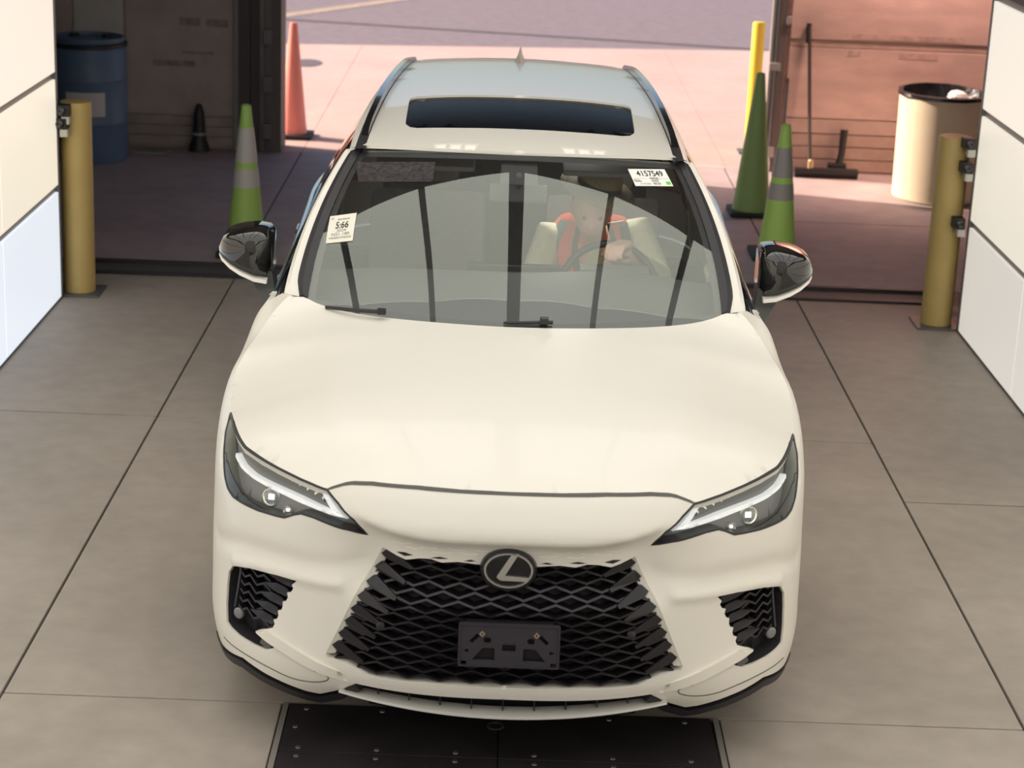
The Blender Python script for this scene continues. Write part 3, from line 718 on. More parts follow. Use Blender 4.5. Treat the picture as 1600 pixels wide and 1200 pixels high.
# ---- side vents
vp = D['vent']
for s_ in (1, -1):
    pk = patch('vent_pocket', vp, W, POCKET, car, h=.04, off=-.06, side=s_)
    L1 = dens(vp, .012); A = W(L1[:, 0], L1[:, 1], -.006)*[s_, 1, 1]; B_ = W(L1[:, 0], L1[:, 1], -.06)*[s_, 1, 1]; n = len(L1)
    L2 = np.array(shrink([tuple(q) for q in L1], .0025)); A = W(L2[:, 0], L2[:, 1], -.006)*[s_, 1, 1]; B_ = W(L2[:, 0], L2[:, 1], -.06)*[s_, 1, 1]
    MB().add(list(A)+list(B_), [(i, (i+1) % n, (i+1) % n+n, i+n) for i in range(n)]).build('vent_surround', BLKM, car)
    for k in range(7):
        z0 = .395+.027*k
        path = [(.655, z0+.012), (.70, z0-.006), (.74, z0+.012), (.78, z0-.002), (.82, z0+.018), (.85, z0+.004), (.885, z0+.026), (.91, z0+.012), (.93, z0+.022)]
        for run in clip_runs(path, vp): MB().add(*strip(run, W, .0065, -.05, -.014, s_, .012)).build('vent_bar', GRILLE, car)
    # teeth at the inner end, each a fold catching the light
    a_, b__ = np.array(D['vent_in'][0]), np.array(D['vent_in'][1])
    for k in range(5):
        t = (k+.5)/5; p = a_*(1-t)+b__*t
        poly = [p+[.004, .002], p+[.022, .016], p+[.060, .022], p+[.115, .010], p+[.075, -.004], p+[.020, -.012]]
        A = W([q[0] for q in poly], [q[1] for q in poly], -.004); B_ = W([q[0] for q in poly], [q[1] for q in poly], -.045)
        V = np.concatenate([A, B_])*([s_, 1, 1]); n = 6
        F = [tuple(range(n)), tuple(range(2*n-1, n-1, -1))]+[(i, i+n, (i+1) % n+n, (i+1) % n) for i in range(n)]
        if s_ < 0: F = [f[::-1] for f in F]
        MB().add(V, F).build('vent_tooth', GRILLE, car)
    strips('vent_divider', [[(.935, .55), (.955, .40)]], W, .010, -.05, -.014, BLKM, car, side=s_)
    fg = W(s_*.935, .385, -.02)[0]
    M2 = Matrix.Translation(fg) @ Matrix.Rotation(math.radians(s_*30), 4, 'Z') @ Matrix.Rotation(math.pi/2, 4, 'X')
    MB().lathe([(.0, -.02), (.017, -.015), (.019, .0), (.015, .004), (.001, .006)], n=20, M=M2).build('fog_lamp', LGREY, car, smooth=True)
    strips('vent_flap', [[(.80, .350), (.76, .335)]], W, .028, -.04, -.006, mat('flap_grey', (.10, .10, .095), .4), car, side=s_)
# ---- headlights: dark housing, light blade, projectors, clear lens
lamp = [lt[0]]+lt[1:]+lb[1:]
LED = mat('led_on', (1, .95, .85), .3, emit=3.0, ecol=(1, .93, .80))
for s_ in (1, -1):
    hd = patch('headlight', lamp, W, LGREY, car, h=.03, hb=.015, off=-.045, side=s_)
    walls = MB()
    L1 = dens(shrink(lamp, .003), .012); A = W(L1[:, 0], L1[:, 1], -.001)*[s_, 1, 1]; B_ = W(L1[:, 0], L1[:, 1], -.045)*[s_, 1, 1]; n = len(L1)
    walls.add(list(A)+list(B_), [(i, (i+1) % n, (i+1) % n+n, i+n) for i in range(n)]).build('lamp_wall', BLKM, hd, smooth=True)
    inner = shrink(lamp, .004)
    # black rim
    rimb = MB(); Q1 = np.array(lamp); 
    strips('lamp_seal', [lamp+[lamp[0]]], W, .006, -.01, .001, BLKM, hd, side=s_)
    upper = D['lamp_fin']
    patch('lamp_upper_tray', upper, W, mat('tray_grey', (.15, .155, .155), .35, metal=.3), hd, h=.03, hb=.015, off=-.022, thick=.02, side=s_)
    patch('light_blade', D['drl'], W, mat('drl_white', (.85, .85, .84), .25, emit=.35, ecol=(1, 1, 1)), hd, h=.02, hb=.01, off=-.014, thick=.02, side=s_)
    patch('light_blade', D['drl_arm'], W, MATS['drl_white'], hd, h=.02, hb=.01, off=-.014, thick=.02, side=s_)
    for (ps, pz), r0 in ((D['proj1'], .023), (D['proj2'], .012)):
        c = Vector(W(s_*ps, pz, -.040)[0]); nrm = Vector((s_*.25, -1, .12)).normalized()
        M2 = Matrix.Translation(c) @ nrm.to_track_quat('Z', 'Y').to_matrix().to_4x4()
        pr = MB().lathe([(r0*1.25, -.012), (r0*1.3, .004), (r0*1.12, .008), (r0*1.0, .002), (.001, .002)], n=24, M=M2).build('projector_bezel', CHROME, hd, smooth=True, sharp=40)
        V2_ = MB().lathe([(r0*.98, .002), (r0*.8, .014), (r0*.45, .022), (.0008, .025)], n=24, M=M2)
        V2_.build('projector_lens', glass('lens_ball', (.7, .72, .75), 2.2) if 'lens_ball' not in MATS else MATS['lens_ball'], hd, smooth=True)
        MB().box((-r0*.40, -r0*.28, .003), (r0*.40, r0*.45, .006), M=M2).build('led_chip', LED, hd)
    for ps, pz, l_ in ((.735, .845, .10),):
        pass
    ch = MB()
    for k in range(9):
        sA = .60+.035*k; zA = .842+.0045*k
        ch.add(*strip([(sA, zA+.012), (sA+.020, zA-.004)], W, .007, -.03, -.018, s_, .02))
    ch.build('reflector_facet', CHROME, hd)
    ln = patch('headlight_lens', lamp, W, LGL, hd, h=.03, hb=.015, off=-.001, side=s_)
# ---- mirrors
CH2 = mat('mirror_grey_gloss', (.014, .014, .013), .06, coat=.8)
for s_ in (1, -1):
    # cap: rings across x
    root = MB(); V = []; F = []
    secs = [  # x, z_top, z_bot, y_front, y_back
        (.895, 1.290, 1.150, 1.70, 1.86), (.91, 1.312, 1.135, 1.655, 1.875), (.95, 1.318, 1.142, 1.635, 1.88), (1.00, 1.312, 1.163, 1.635, 1.88),
        (1.04, 1.302, 1.184, 1.65, 1.875), (1.070, 1.284, 1.203, 1.68, 1.87), (1.090, 1.243, 1.213, 1.73, 1.85)]
    n = 20
    for x, zt, zb, yf, yb in secs:
        for k in range(n):
            q = 2*math.pi*k/n; cy, cz = math.cos(q), math.sin(q); e = .44
            V.append((x, (yf+yb)/2+(yb-yf)/2*math.copysign(abs(cy)**e, cy), (zt+zb)/2+(zt-zb)/2*math.copysign(abs(cz)**e, cz)))
    for j in range(len(secs)-1):
        for k in range(n): F.append((j*n+k, j*n+(k+1) % n, (j+1)*n+(k+1) % n, (j+1)*n+k))
    F += [tuple(reversed(range(n))), tuple(range((len(secs)-1)*n, len(secs)*n))]
    V = np.array(V)*[s_, 1, 1]
    if s_ > 0: F = [f[::-1] for f in F]
    mc = mk('side_mirror', V, F, CH2, car, True, 50)
    b = MB(); pts = [(.905, 1.645, 1.130), (.95, 1.636, 1.139), (1.0, 1.638, 1.160), (1.04, 1.655, 1.180), (1.074, 1.69, 1.201), (1.088, 1.73, 1.211)]
    V = []; F = []
    for i, (x, y, z) in enumerate(pts):
        hh = .009-.0007*i
        V += [(x*s_, y-.008, z+hh), (x*s_, y-.014, z-.004), (x*s_, y+.03, z-hh*.9), (x*s_, y+.05, z+hh)]
    for i in range(len(pts)-1):
        for k in range(4): F.append((i*4+k, i*4+(k+1) % 4, i*4+4+(k+1) % 4, i*4+4+k))
    F += [(0, 1, 2, 3), tuple(range(len(pts)*4-4, len(pts)*4))]
    b.add(V, F).build('mirror_trim', PAINT, mc, smooth=True, sharp=50)
    b = MB(); V = []
    for x, y, z, wx, wy in [(.935, 1.74, 1.16, .045, .06), (.915, 1.72, 1.10, .035, .05), (.885, 1.69, 1.035, .022, .05), (.862, 1.68, 1.0, .012, .045)]:
        V += [((x-wx)*s_, y-wy, z), ((x+wx)*s_, y-wy, z+.004), ((x+wx)*s_, y+wy, z+.004), ((x-wx)*s_, y+wy, z)]
    F = [(j*4+k, j*4+(k+1) % 4, j*4+4+(k+1) % 4, j*4+4+k) for j in range(3) for k in range(4)]+[(3, 2, 1, 0), (12, 13, 14, 15)]
    b.add(V, F).build('mirror_foot', mat('foot_grey', (.05, .052, .048), .35), mc)
    MB().rbox((.925 if s_ > 0 else -1.055, 1.872, 1.185), (1.055 if s_ > 0 else -.925, 1.880, 1.272), .002).build('mirror_glass', mat('mirror_silver', (.8, .8, .8), .03, metal=1), mc)
# ---- wheels
def wheel(x, y, s_):
    M2 = Matrix.Translation((x, y, .355)) @ Matrix.Rotation(math.radians(90*s_), 4, 'Y')
    prof = [(.27, -.11), (.33, -.115), (.352, -.09), (.356, 0), (.352, .09), (.33, .112), (.27, .108), (.262, .09), (.262, -.10)]
    w_ = MB().lathe(prof, n=48, M=M2); w_.F = w_.F[:-2]; n = 48
    w_.F += [((len(prof)-1)*n+k, (len(prof)-1)*n+(k+1) % n, (k+1) % n, k) for k in range(n)]
    wh = w_.build('wheel', TYRE, car, smooth=True, sharp=40)
    r_ = MB().lathe([(.262, .10), (.250, .10), (.245, .02), (.24, -.09), (.0, -.09)], n=48, M=M2); r_.F = r_.F[:-2]+[]
    for k in range(10):
        a = 2*math.pi*k/10; R2 = M2 @ Matrix.Rotation(a, 4, 'Z')
        r_.box((.04, -.016, .055), (.252, .016, .088), M=R2 @ Matrix.Rotation(.12*(1 if k % 2 else -1), 4, 'Z'))
    r_.lathe([(.055, .05), (.055, .095), (.03, .10), (.001, .10)], n=24, M=M2)
    r_.build('rim', RIM, wh)
    MB().lathe([(.16, -.02), (.17, -.01), (.17, .015), (.001, .02)], n=32, M=M2).build('brake_disc', mat('disc_steel', (.3, .29, .28), .4, metal=1), wh)
    # wheel well
    wl = MB(); nn = 20; V = []
    for xx in (.62, .905):
        for k in range(nn+1):
            a = math.radians(200-220*k/nn); V.append((s_*xx, y+.385*math.cos(a), .36+.385*math.sin(a)))
    wl.add(V, [(k, k+1, nn+2+k, nn+1+k) for k in range(nn)]+[tuple(range(nn+1))]).build('wheel_well', BLKM, car)
for s_ in (1, -1):
    wheel(s_*.812, .995, s_); wheel(s_*.812, 3.85, s_)
MB().rbox((-.78, .45, .17), (.78, 4.6, .27), .03).build('underbody', BLKM, car)
MB().box((-.45, .24, .26), (.45, .55, .60)).build('front_crash_box', POCKET, car)
# ---- wipers
for side_, pts in ((1, [(.05, 1.215, 1.155), (.30, 1.235, 1.158), (.62, 1.335, 1.148)]), (-1, [(-.47, 1.262, 1.168), (-.30, 1.226, 1.162), (-.02, 1.208, 1.158)])):
    pass
b = MB(); b.tube([(-.66, 1.325, 1.130), (-.55, 1.262, 1.140), (-.455, 1.232, 1.146)], [.006, .007, .008]); b.rbox((-.475, 1.221, 1.138), (-.445, 1.251, 1.156), .004); b.build('wiper', BLKM, car)
b = MB(); b.tube([(-.04, 1.185, 1.137), (.05, 1.19, 1.140), (.13, 1.192, 1.143)], [.005, .006, .007]); b.rbox((.085, 1.178, 1.138), (.115, 1.21, 1.158), .004); b.build('wiper', BLKM, car)
# ---- cabin
MB().rbox((-.70, 1.75, .26), (.70, 4.30, .40), .03).build('cabin_floor', CLOTHB, car)
dv = MB()
xs = np.linspace(-.72, .72, 25); secs = [(1.26, 1.085), (1.45, 1.125), (1.66, 1.155), (1.80, 1.165), (1.86, 1.150), (1.89, 1.08), (1.88, .85), (1.80, .60)]
V = []
for x in xs:
    hump = .02*math.exp(-((x-.37)/.2)**2)
    for j, (y, z) in enumerate(secs): V.append((x, y+(.14*x*x/.5 if j < 2 else 0), z+(hump if 1 < j < 5 else 0)-.02*(x/.72)**4))
n = len(secs); dv.add(V, [(i*n+j, i*n+j+1, (i+1)*n+j+1, (i+1)*n+j) for i in range(24) for j in range(n-1)])
dash = dv.build('dashboard', DASH, car, smooth=True)
MB().rbox((.24, 1.80, 1.150), (.50, 1.90, 1.185), .012).build('instrument_hood', DASH, dash)
MB().rbox((-.18, 1.83, 1.02), (.18, 1.86, 1.185), .006, M=Matrix.Translation((0, 0, 0))).build('touch_screen', BLK, dash)
MB().rbox((-.12, 1.85, .35), (.12, 2.75, .72), .03).build('centre_console', CLOTHB, car)
# steering wheel
SWM = Matrix.Translation((.365, 2.085, 1.035)) @ Matrix.Rotation(math.radians(66), 4, 'X')
b = MB(); n1, n2 = 48, 10; V = []
for i in range(n1):
    a = 2*math.pi*i/n1
    for k in range(n2):
        q = 2*math.pi*k/n2; R_ = .185+.015*math.cos(q); V.append(tuple(SWM @ Vector((R_*math.cos(a), R_*math.sin(a), .015*math.sin(q)))))
b.add(V, [(i*n2+k, ((i+1) % n1)*n2+k, ((i+1) % n1)*n2+(k+1) % n2, i*n2+(k+1) % n2) for i in range(n1) for k in range(n2)])
sw = b.build('steering_wheel', BLKM, car, smooth=True)
b = MB(); b.rbox((-.07, -.055, -.04), (.07, .06, .01), .02, M=SWM)
for a, c in (((-.175, -.02, -.012), (-.05, .02, .008)), ((.05, -.02, -.012), (.175, .02, .008)), ((-.02, -.178, -.012), (.02, -.04, .008))): b.rbox(a, c, .004, M=SWM)
b.build('wheel_hub', BLKM, sw)
def seat(x):
    b = MB(); b.rbox((x-.26, 2.42, .40), (x+.26, 2.95, .60), .06); st = b.build('seat_cushion', CLOTHB, car, smooth=True, sharp=60)
    M2 = Matrix.Translation((x, 2.98, .55)) @ Matrix.Rotation(math.radians(-18), 4, 'X')
    MB().rbox((-.25, -.07, 0), (.25, .07, .66), .05, M=M2).build('seat_back', CLOTHB, st, smooth=True, sharp=60)
    MB().rbox((-.13, -.05, .69), (.13, .05, .86), .03, M=M2).build('headrest', CLOTHB, st, smooth=True, sharp=60)
seat(.38); seat(-.38)
b = MB(); b.rbox((-.66, 3.45, .40), (.66, 3.95, .60), .05); st = b.build('rear_bench', CLOTHB, car, smooth=True, sharp=60)
MB().rbox((-.64, -.07, 0), (.64, .07, .62), .05, M=Matrix.Translation((0, 3.98, .55)) @ Matrix.Rotation(math.radians(-20), 4, 'X')).build('bench_back', CLOTHB, st, smooth=True, sharp=60)
# headliner with hole for the sunroof glass
hlx = MB(); ys = np.linspace(2.10, 4.2, 15); V = []
for y in ys:
    for x in np.linspace(-.55, .55, 9): V.append((x, y, float(roof_z(x, y))-.045))
hlx.add(V, [(j*9+i, j*9+9+i, j*9+10+i, j*9+1+i) for j in range(14) for i in range(8)]).build('headliner', CLOTHB, car)
# rear-view mirror and sun visors
b = MB(); b.rbox((-.108, 1.955, 1.395), (.108, 1.985, 1.462), .012); b.tube([(0, 1.965, 1.45), (0, 1.93, 1.49), (0, 1.90, 1.51)], .012)
rv = b.build('rear_view_mirror', mat('mirror_back', (.07, .07, .072), .45), car)
MB().box((-.095, 1.985, 1.402), (.095, 1.988, 1.455)).build('mirror_glass', MATS['mirror_silver'], rv)
for s_ in (1, -1):
    MB().rbox((s_*.36-.19, 2.10, 1.475), (s_*.36+.19, 2.28, 1.495), .008, M=None).build('sun_visor', mat('visor_grey', (.12, .11, .11), .8), car)
# ---- papers on the glass
FONT_CACHE = {}
def text(name, s, size, M_, m, parent, ext=.0004, align='CENTER', sx=1):
    cu = bpy.data.curves.new('t', 'FONT'); cu.body = s; cu.size = size; cu.align_x = align; cu.align_y = 'CENTER'; cu.extrude = ext; cu.resolution_u = 3
    ob = bpy.data.objects.new('t', cu); C.objects.link(ob); dg = bpy.context.evaluated_depsgraph_get(); me = ob.evaluated_get(dg).to_mesh()
    V = [M_ @ Vector((v.co.x*sx, v.co.y, v.co.z)) for v in me.vertices]; F = [list(p.vertices) for p in me.polygons]
    ob.evaluated_get(dg).to_mesh_clear(); bpy.data.objects.remove(ob); bpy.data.curves.remove(cu)
    return mk(name, [v[:] for v in V], F, m, parent)
INK = mat('ink', (.03, .03, .035), .7); INK2 = mat('ink_faint', (.28, .27, .25), .8); PAPER = mat('paper', (.80, .77, .66), .7, noise=.02)
ST1 = [[-0.9876, 0.4946], [-0.8518, 0.5294], [-0.831, 0.3562], [-0.9649, 0.3227]]
ST2 = [[0.6538, 0.9181], [0.8852, 0.9327], [0.8965, 0.8041], [0.6691, 0.7924]]
ST3 = [[-0.98, 0.8976], [-0.5049, 0.9113], [-0.4877, 0.7636], [-0.9101, 0.7454]]
def sheet(q, x, y, off):
    """x,y in 0..1 over the sheet (TL,TR,BR,BL corners) -> points on the glass"""
    q = np.array(q); x = np.atleast_1d(x)[:, None]; y = np.atleast_1d(y)[:, None]
    p = (q[0]*(1-x)+q[1]*x)*y+(q[3]*(1-x)+q[2]*x)*(1-y); return WS(p[:, 0], p[:, 1], off)
def paper(name, q, label, cat, m):
    g_ = np.linspace(0, 1, 5); V = []; F = []
    for o in (.0016, .0022):
        for y in g_: V += list(sheet(q, g_, np.full(5, y), o))
    for j in range(4):
        for i in range(4): a = j*5+i; F += [(a, a+5, a+6, a+1), (a+25, a+26, a+31, a+30)]
    c = tuple(sheet(q, .5, .5, .002)[0])
    o = mk(name, V, F, m, None, at=c); tag(o, label, cat); return o
def stext(q, s, size, x, y, m, parent, asp, sx=1., name='lettering', align='CENTER'):
    cu = bpy.data.curves.new('t', 'FONT'); cu.body = s; cu.size = size; cu.align_x = align; cu.align_y = 'CENTER'; cu.resolution_u = 3; cu.offset = size*.018
    ob = bpy.data.objects.new('t', cu); C.objects.link(ob); dg = bpy.context.evaluated_depsgraph_get(); dg.update(); me = ob.evaluated_get(dg).to_mesh()
    P = np.array([(x+v.co.x*sx/asp, y+v.co.y) for v in me.vertices]); F = [list(p.vertices) for p in me.polygons]; ob.evaluated_get(dg).to_mesh_clear()
    bpy.data.objects.remove(ob); bpy.data.curves.remove(cu)
    return mk(name, sheet(q, P[:, 0], P[:, 1], .0027), F, m, parent)
def rects(q, L, m, parent, name):
    b = MB()
    for x0, y0, x1, y1 in L: b.add(list(sheet(q, [x0, x1, x1, x0], [y0, y0, y1, y1], .0027)), [(0, 1, 2, 3)])
    return b.build(name, m, parent)
s1 = paper('windshield_sticker', ST1, 'cream paper slip reading 5:66 on the left side of the windshield', 'sticker', PAPER)
stext(ST1, '5:66', .34, .52, .60, INK, s1, .95, .80)
stext(ST1, 'Auto Data Inc', .085, .55, .83, INK, s1, .95, .9); stext(ST1, '2024', .13, .52, .41, INK2, s1, .95, 1.3); stext(ST1, 'N21 180', .14, .50, .28, INK2, s1, .95, 1.3)
stext(ST1, 'WB0000DC0700D020', .09, .5, .155, INK2, s1, .95, .95); stext(ST1, 'SF2', .08, .12, .88, INK2, s1, .95)
s2 = paper('windshield_sticker', ST2, 'white paper label numbered 4157549 with a green mark, upper right of the windshield', 'sticker', mat('paper_white', (.84, .84, .78), .7))
stext(ST2, '4157549', .46, .53, .71, INK, s2, 2.15, .96)
rects(ST2, [(.04, .42, .40, .435), (.62, .42, .96, .435), (.04, .24, .22, .30), (.50, .30, .52, .32)], INK2, s2, 'print_line')
stext(ST2, 'WB/OK', .17, .58, .43, INK, s2, 2.15, .9); stext(ST2, 'SOLD', .14, .10, .33, INK2, s2, 2.15); stext(ST2, 'WHITE', .15, .58, .28, INK, s2, 2.15, .9)
stext(ST2, '01 07 2024', .13, .30, .12, INK2, s2, 2.15); stext(ST2, '902156', .16, .60, .13, INK, s2, 2.15, .9)
rects(ST2, [(.85, .08, .97, .26)], mat('green_mark', (.12, .62, .05), .6), s2, 'green_mark')
# faint old label at the upper left, behind the glass
s3 = paper('sticker_residue', ST3, 'faint grey worn label, upper left of the windshield', 'sticker', mat('residue', (.030, .024, .026), .8, noise=.8, nscale=60, stretch=(1, 1, 1)))
# ---------------------------------------------------------------- the driver
def remeshed(name, mb, vox, m, parent, smooth_it=4):
    ob = mk('tmp', mb.V, mb.F, m); md = ob.modifiers.new('r', 'REMESH'); md.mode = 'VOXEL'; md.voxel_size = vox
    sm = ob.modifiers.new('s', 'SMOOTH'); sm.factor = .5; sm.iterations = smooth_it
    dg = bpy.context.evaluated_depsgraph_get(); dg.update(); ev = ob.evaluated_get(dg); me = ev.to_mesh()
    V = [v.co[:] for v in me.vertices]; F = [list(p.vertices) for p in me.polygons]; ev.to_mesh_clear(); bpy.data.objects.remove(ob)
    return mk(name, V, F, m, parent, True)
def ball(b, c, r, n=16, rot=None):
    r = r if hasattr(r, '__len__') else (r, r, r); V = []; F = []; k = n//2
    for i in range(k+1):
        t = math.pi*i/k; rr = max(math.sin(t), .02)
        for j in range(n):
            q = 2*math.pi*j/n; v = Vector((r[0]*rr*math.cos(q), r[1]*rr*math.sin(q), r[2]*math.cos(t)))
            if rot is not None: v = rot @ v
            V.append(v+Vector(c))
    F = [(i*n+j, (i+1)*n+j, (i+1)*n+(j+1) % n, i*n+(j+1) % n) for i in range(k) for j in range(n)]
    F += [tuple(range(n)), tuple(range(k*n+n-1, k*n-1, -1))]; b.add(V, F)
drv = empty('person', (.35, 2.70, .60), 'driver in an orange safety vest and straw hat leaning over the steering wheel', 'person')
SKIN = mat('skin', (.62, .36, .27), .5); SHIRT = mat('shirt_khaki', (.60, .56, .38), .85, noise=.08, nscale=30)
hr = Matrix.Rotation(math.radians(22), 3, 'X')
HC = Vector((.300, 2.42, 1.285))
b = MB()
b.tube([(.36, 2.74, .62), (.355, 2.74, .78), (.34, 2.70, .95), (.325, 2.64, 1.08), (.315, 2.58, 1.16)], [.15, .135, .14, .13, .07], 16)
b.tube([(.315, 2.56, 1.13), (.305, 2.48, 1.22)], [.062, .055], 12)
ball(b, HC, (.078, .098, .115), 20, hr); ball(b, HC+Vector((0, -.045, -.055)), (.055, .06, .055), 16, hr)
b.tube([HC+hr @ Vector((0, -.088, .015)), HC+hr @ Vector((0, -.116, -.022)), HC+hr @ Vector((0, -.098, -.034))], [.010, .015, .010], 8)
for s_ in (1, -1): ball(b, HC+hr @ Vector((s_*.079, .012, -.01)), (.012, .02, .032), 10, hr)
# thighs, shins, feet
for s_ in (1, -1):
    x = .36+s_*.10; b.tube([(x, 2.72, .63), (x+s_*.05, 2.40, .70), (x+s_*.04, 2.26, .66)], [.095, .075, .06], 12); b.tube([(x+s_*.04, 2.27, .67), (x+s_*.03, 2.08, .48)], [.06, .045], 12)
    b.tube([(x+s_*.03, 2.08, .48), (x+s_*.03, 1.97, .45)], [.045, .035], 10)
# arms
armL = [(.505, 2.60, 1.15), (.575, 2.47, 1.00), (.53, 2.30, 1.06), (.425, 2.115, 1.165)]
armR = [(.145, 2.60, 1.12), (.075, 2.50, .93), (.12, 2.33, .93), (.205, 2.15, 1.00)]
for A in (armL, armR): b.tube([(.32, 2.62, 1.10)]+A, [.07, .058, .046, .040, .028], 12)
def hand(b, wrist, along, across, down, n=4):
    """fingers lie over the rim: along = from wrist to knuckles, across = knuckle line, down = curl direction"""
    W0 = Vector(wrist); a = Vector(along).normalized(); c = Vector(across).normalized(); d = Vector(down).normalized()
    kn = W0+a*.085
    for f in (-.032, -.011, .011, .032): b.tube([W0+c*f*.5, W0+a*.05+c*f*.85, kn+c*f], [.018, .014, .0115], 8)
    for f, L in zip((-.033, -.011, .011, .033), (.9, 1.02, 1.0, .78)):
        k0 = kn+c*f; k1 = k0+(a*.6+d*.55)*.034*L; k2 = k1+(a*.0+d*1.0)*.026*L; k3 = k2+(-a*.75+d*.5)*.022*L
        b.tube([k0, k1, k2, k3], [.0105, .0098, .009, .0075], 8)
    t0 = W0+c*(-.028)+a*.015; b.tube([t0, t0+(-c*.7+a*.6+d*.3)*.038, t0+(-c*.75+a*.9+d*.9)*.052], [.013, .0115, .009], 8)
hand(b, (.425, 2.125, 1.215), (-.45, -.75, .0), (.85, -.45, .05), (-.05, -.35, -1))
b.tube([(.425, 2.115, 1.165), (.425, 2.125, 1.215)], [.028, .024], 10)
hand(b, (.205, 2.15, 1.00), (.05, -.8, .55), (-.75, .1, .5), (-.1, -.8, -.5))
body = remeshed('body', b, .0065, SKIN, drv)
fb = MB()
for s_ in (1, -1): ball(fb, HC+hr @ Vector((s_*.031, -.086, .012)), .009, 10)
fb.build('eye', mat('eye_dark', (.05, .04, .04), .2), body, smooth=True)
fb = MB(); fb.tube([HC+hr @ Vector((-.024, -.098, -.062)), HC+hr @ Vector((0, -.106, -.060)), HC+hr @ Vector((.024, -.098, -.062))], [.003, .005, .003], 8); fb.build('mouth', mat('lips', (.42, .18, .15), .5), body, smooth=True)
fb = MB(); ball(fb, HC+hr @ Vector((0, .014, .016)), (.083, .100, .112), 20, hr); hv = np.array(fb.V)
hb_ = MB(); hb_.add([v for v in fb.V], [f for f in fb.F if (np.mean([fb.V[i] for i in f], 0)-np.array(HC))[1] > -.01 or (np.mean([fb.V[i] for i in f], 0)-np.array(HC))[2] > .07])
hb_.build('hair', mat('hair_grey', (.16, .13, .11), .8), drv, smooth=True)
# shirt: torso and sleeves
b = MB()
b.tube([(.36, 2.74, .64), (.355, 2.74, .78), (.34, 2.70, .95), (.325, 2.63, 1.07), (.315, 2.585, 1.15)], [.165, .152, .158, .145, .085], 18)
b.tube([(.36, 2.735, .66), (.352, 2.73, .8), (.335, 2.68, .98), (.322, 2.62, 1.08)], [.17, .16, .165, .14], 18)
for A in (armL, armR): b.tube([(.32, 2.62, 1.08)]+[tuple(Vector(A[0])+Vector((0, 0, -.005)))]+A[1:3]+[tuple(Vector(A[2])*.45+Vector(A[3])*.55)], [.09, .083, .068, .060, .050], 14)
shirt = remeshed('shirt', b, .009, SHIRT, drv, 6)
# vest: lofted shell, open in front, with grey bands
def vp_(th, t, off=0.):
    th = np.atleast_1d(th); t = np.atleast_1d(t); R_ = []
    for a, k in zip(th, t):
        cx = np.interp(k, [0, 1], [.357, .316]); cy = np.interp(k, [0, .35, 1], [2.735, 2.72, 2.60]); z = .68+.53*k
        rx_ = np.interp(k, [0, .5, .8, 1], [.20, .215, .212, .13])+off; ry_ = np.interp(k, [0, .5, .8, 1], [.185, .185, .165, .10])+off
        q = math.radians(a); R_.append((cx+rx_*math.sin(q), cy-ry_*math.cos(q), z))
    return np.array(R_)
def shell(name, t0, t1, k0, k1, m, parent, off, n=14):
    b = MB()
    for o in (off, off-.004):
        th, kk = np.meshgrid(np.linspace(0, 1, n), np.linspace(k0, k1, 14)); A0 = t0[0]*(1-kk)+t0[1]*kk; A1 = t1[0]*(1-kk)+t1[1]*kk
        V = vp_((A0*(1-th)+A1*th).ravel(), kk.ravel(), o); F = [(j*n+i, j*n+i+1, j*n+n+i+1, j*n+n+i) for j in range(13) for i in range(n-1)]
        b.add(V, F)
    return b.build(name, m, parent, smooth=True)
OR = mat('vest_orange', (1.0, .16, .09), .7, emit=0); GB = mat('reflective_band', (.30, .32, .32), .5)
ves = shell('safety_vest', (8, 22), (352, 338), 0, 1, OR, drv, .006, 40)
for sgn in (1, -1):
    shell('reflective_band', (36*sgn, 46*sgn), (54*sgn, 70*sgn), .02, .99, GB, ves, .011)
    shell('vest_edge', (8*sgn, 22*sgn), (14*sgn, 29*sgn), .02, .99, mat('edge_dark', (.06, .06, .065), .7), ves, .010)
shell('waist_band', (12, 12), (348, 348), .20, .30, GB, ves, .011, 40)
b = MB()
for k in range(5): ball(b, vp_(12-2*k, .80-.05*k, .016)[0], .004, 8)
b.build('lanyard_bead', mat('bead', (.85, .85, .8), .3), ves)
# straw hat
HM = Matrix.Translation(HC+Vector((.022, -.006, .088))) @ Matrix.Rotation(math.radians(15), 4, 'Y') @ Matrix.Rotation(math.radians(14), 4, 'X')
STR = mat('straw', (.26, .21, .12), .85, noise=.2, nscale=120, bump=.3)
hb2 = MB().lathe([(.086, .0), (.13, .004), (.150, -.004), (.156, -.010), (.152, -.004), (.13, .010), (.090, .008), (.088, .05), (.080, .082), (.05, .092), (.002, .084), (.002, .078), (.05, .086), (.076, .076), (.083, .048)], n=40, M=HM)
hb2.V = [tuple(v) for v in hb2.V]; hat = hb2.build('straw_hat', STR, drv, smooth=True, sharp=50)
MB().lathe([(.0905, .010), (.092, .012), (.0905, .034), (.0895, .034)], n=40, M=HM).build('hat_band', mat('band_dark', (.05, .045, .04), .7), hat)
# seat belt
sbm = MB(); P = [vp_(a, k, .020)[0] for a, k in zip(np.linspace(48, -30, 14), np.linspace(.98, .05, 14))]
V = []; 
for p in P: V += [p+[-.018, 0, -.014], p+[.018, 0, .014]]
sbm.add(V, [(2*i, 2*i+1, 2*i+3, 2*i+2) for i in range(13)]).build('seat_belt', mat('belt_grey', (.10, .10, .10), .6), car)

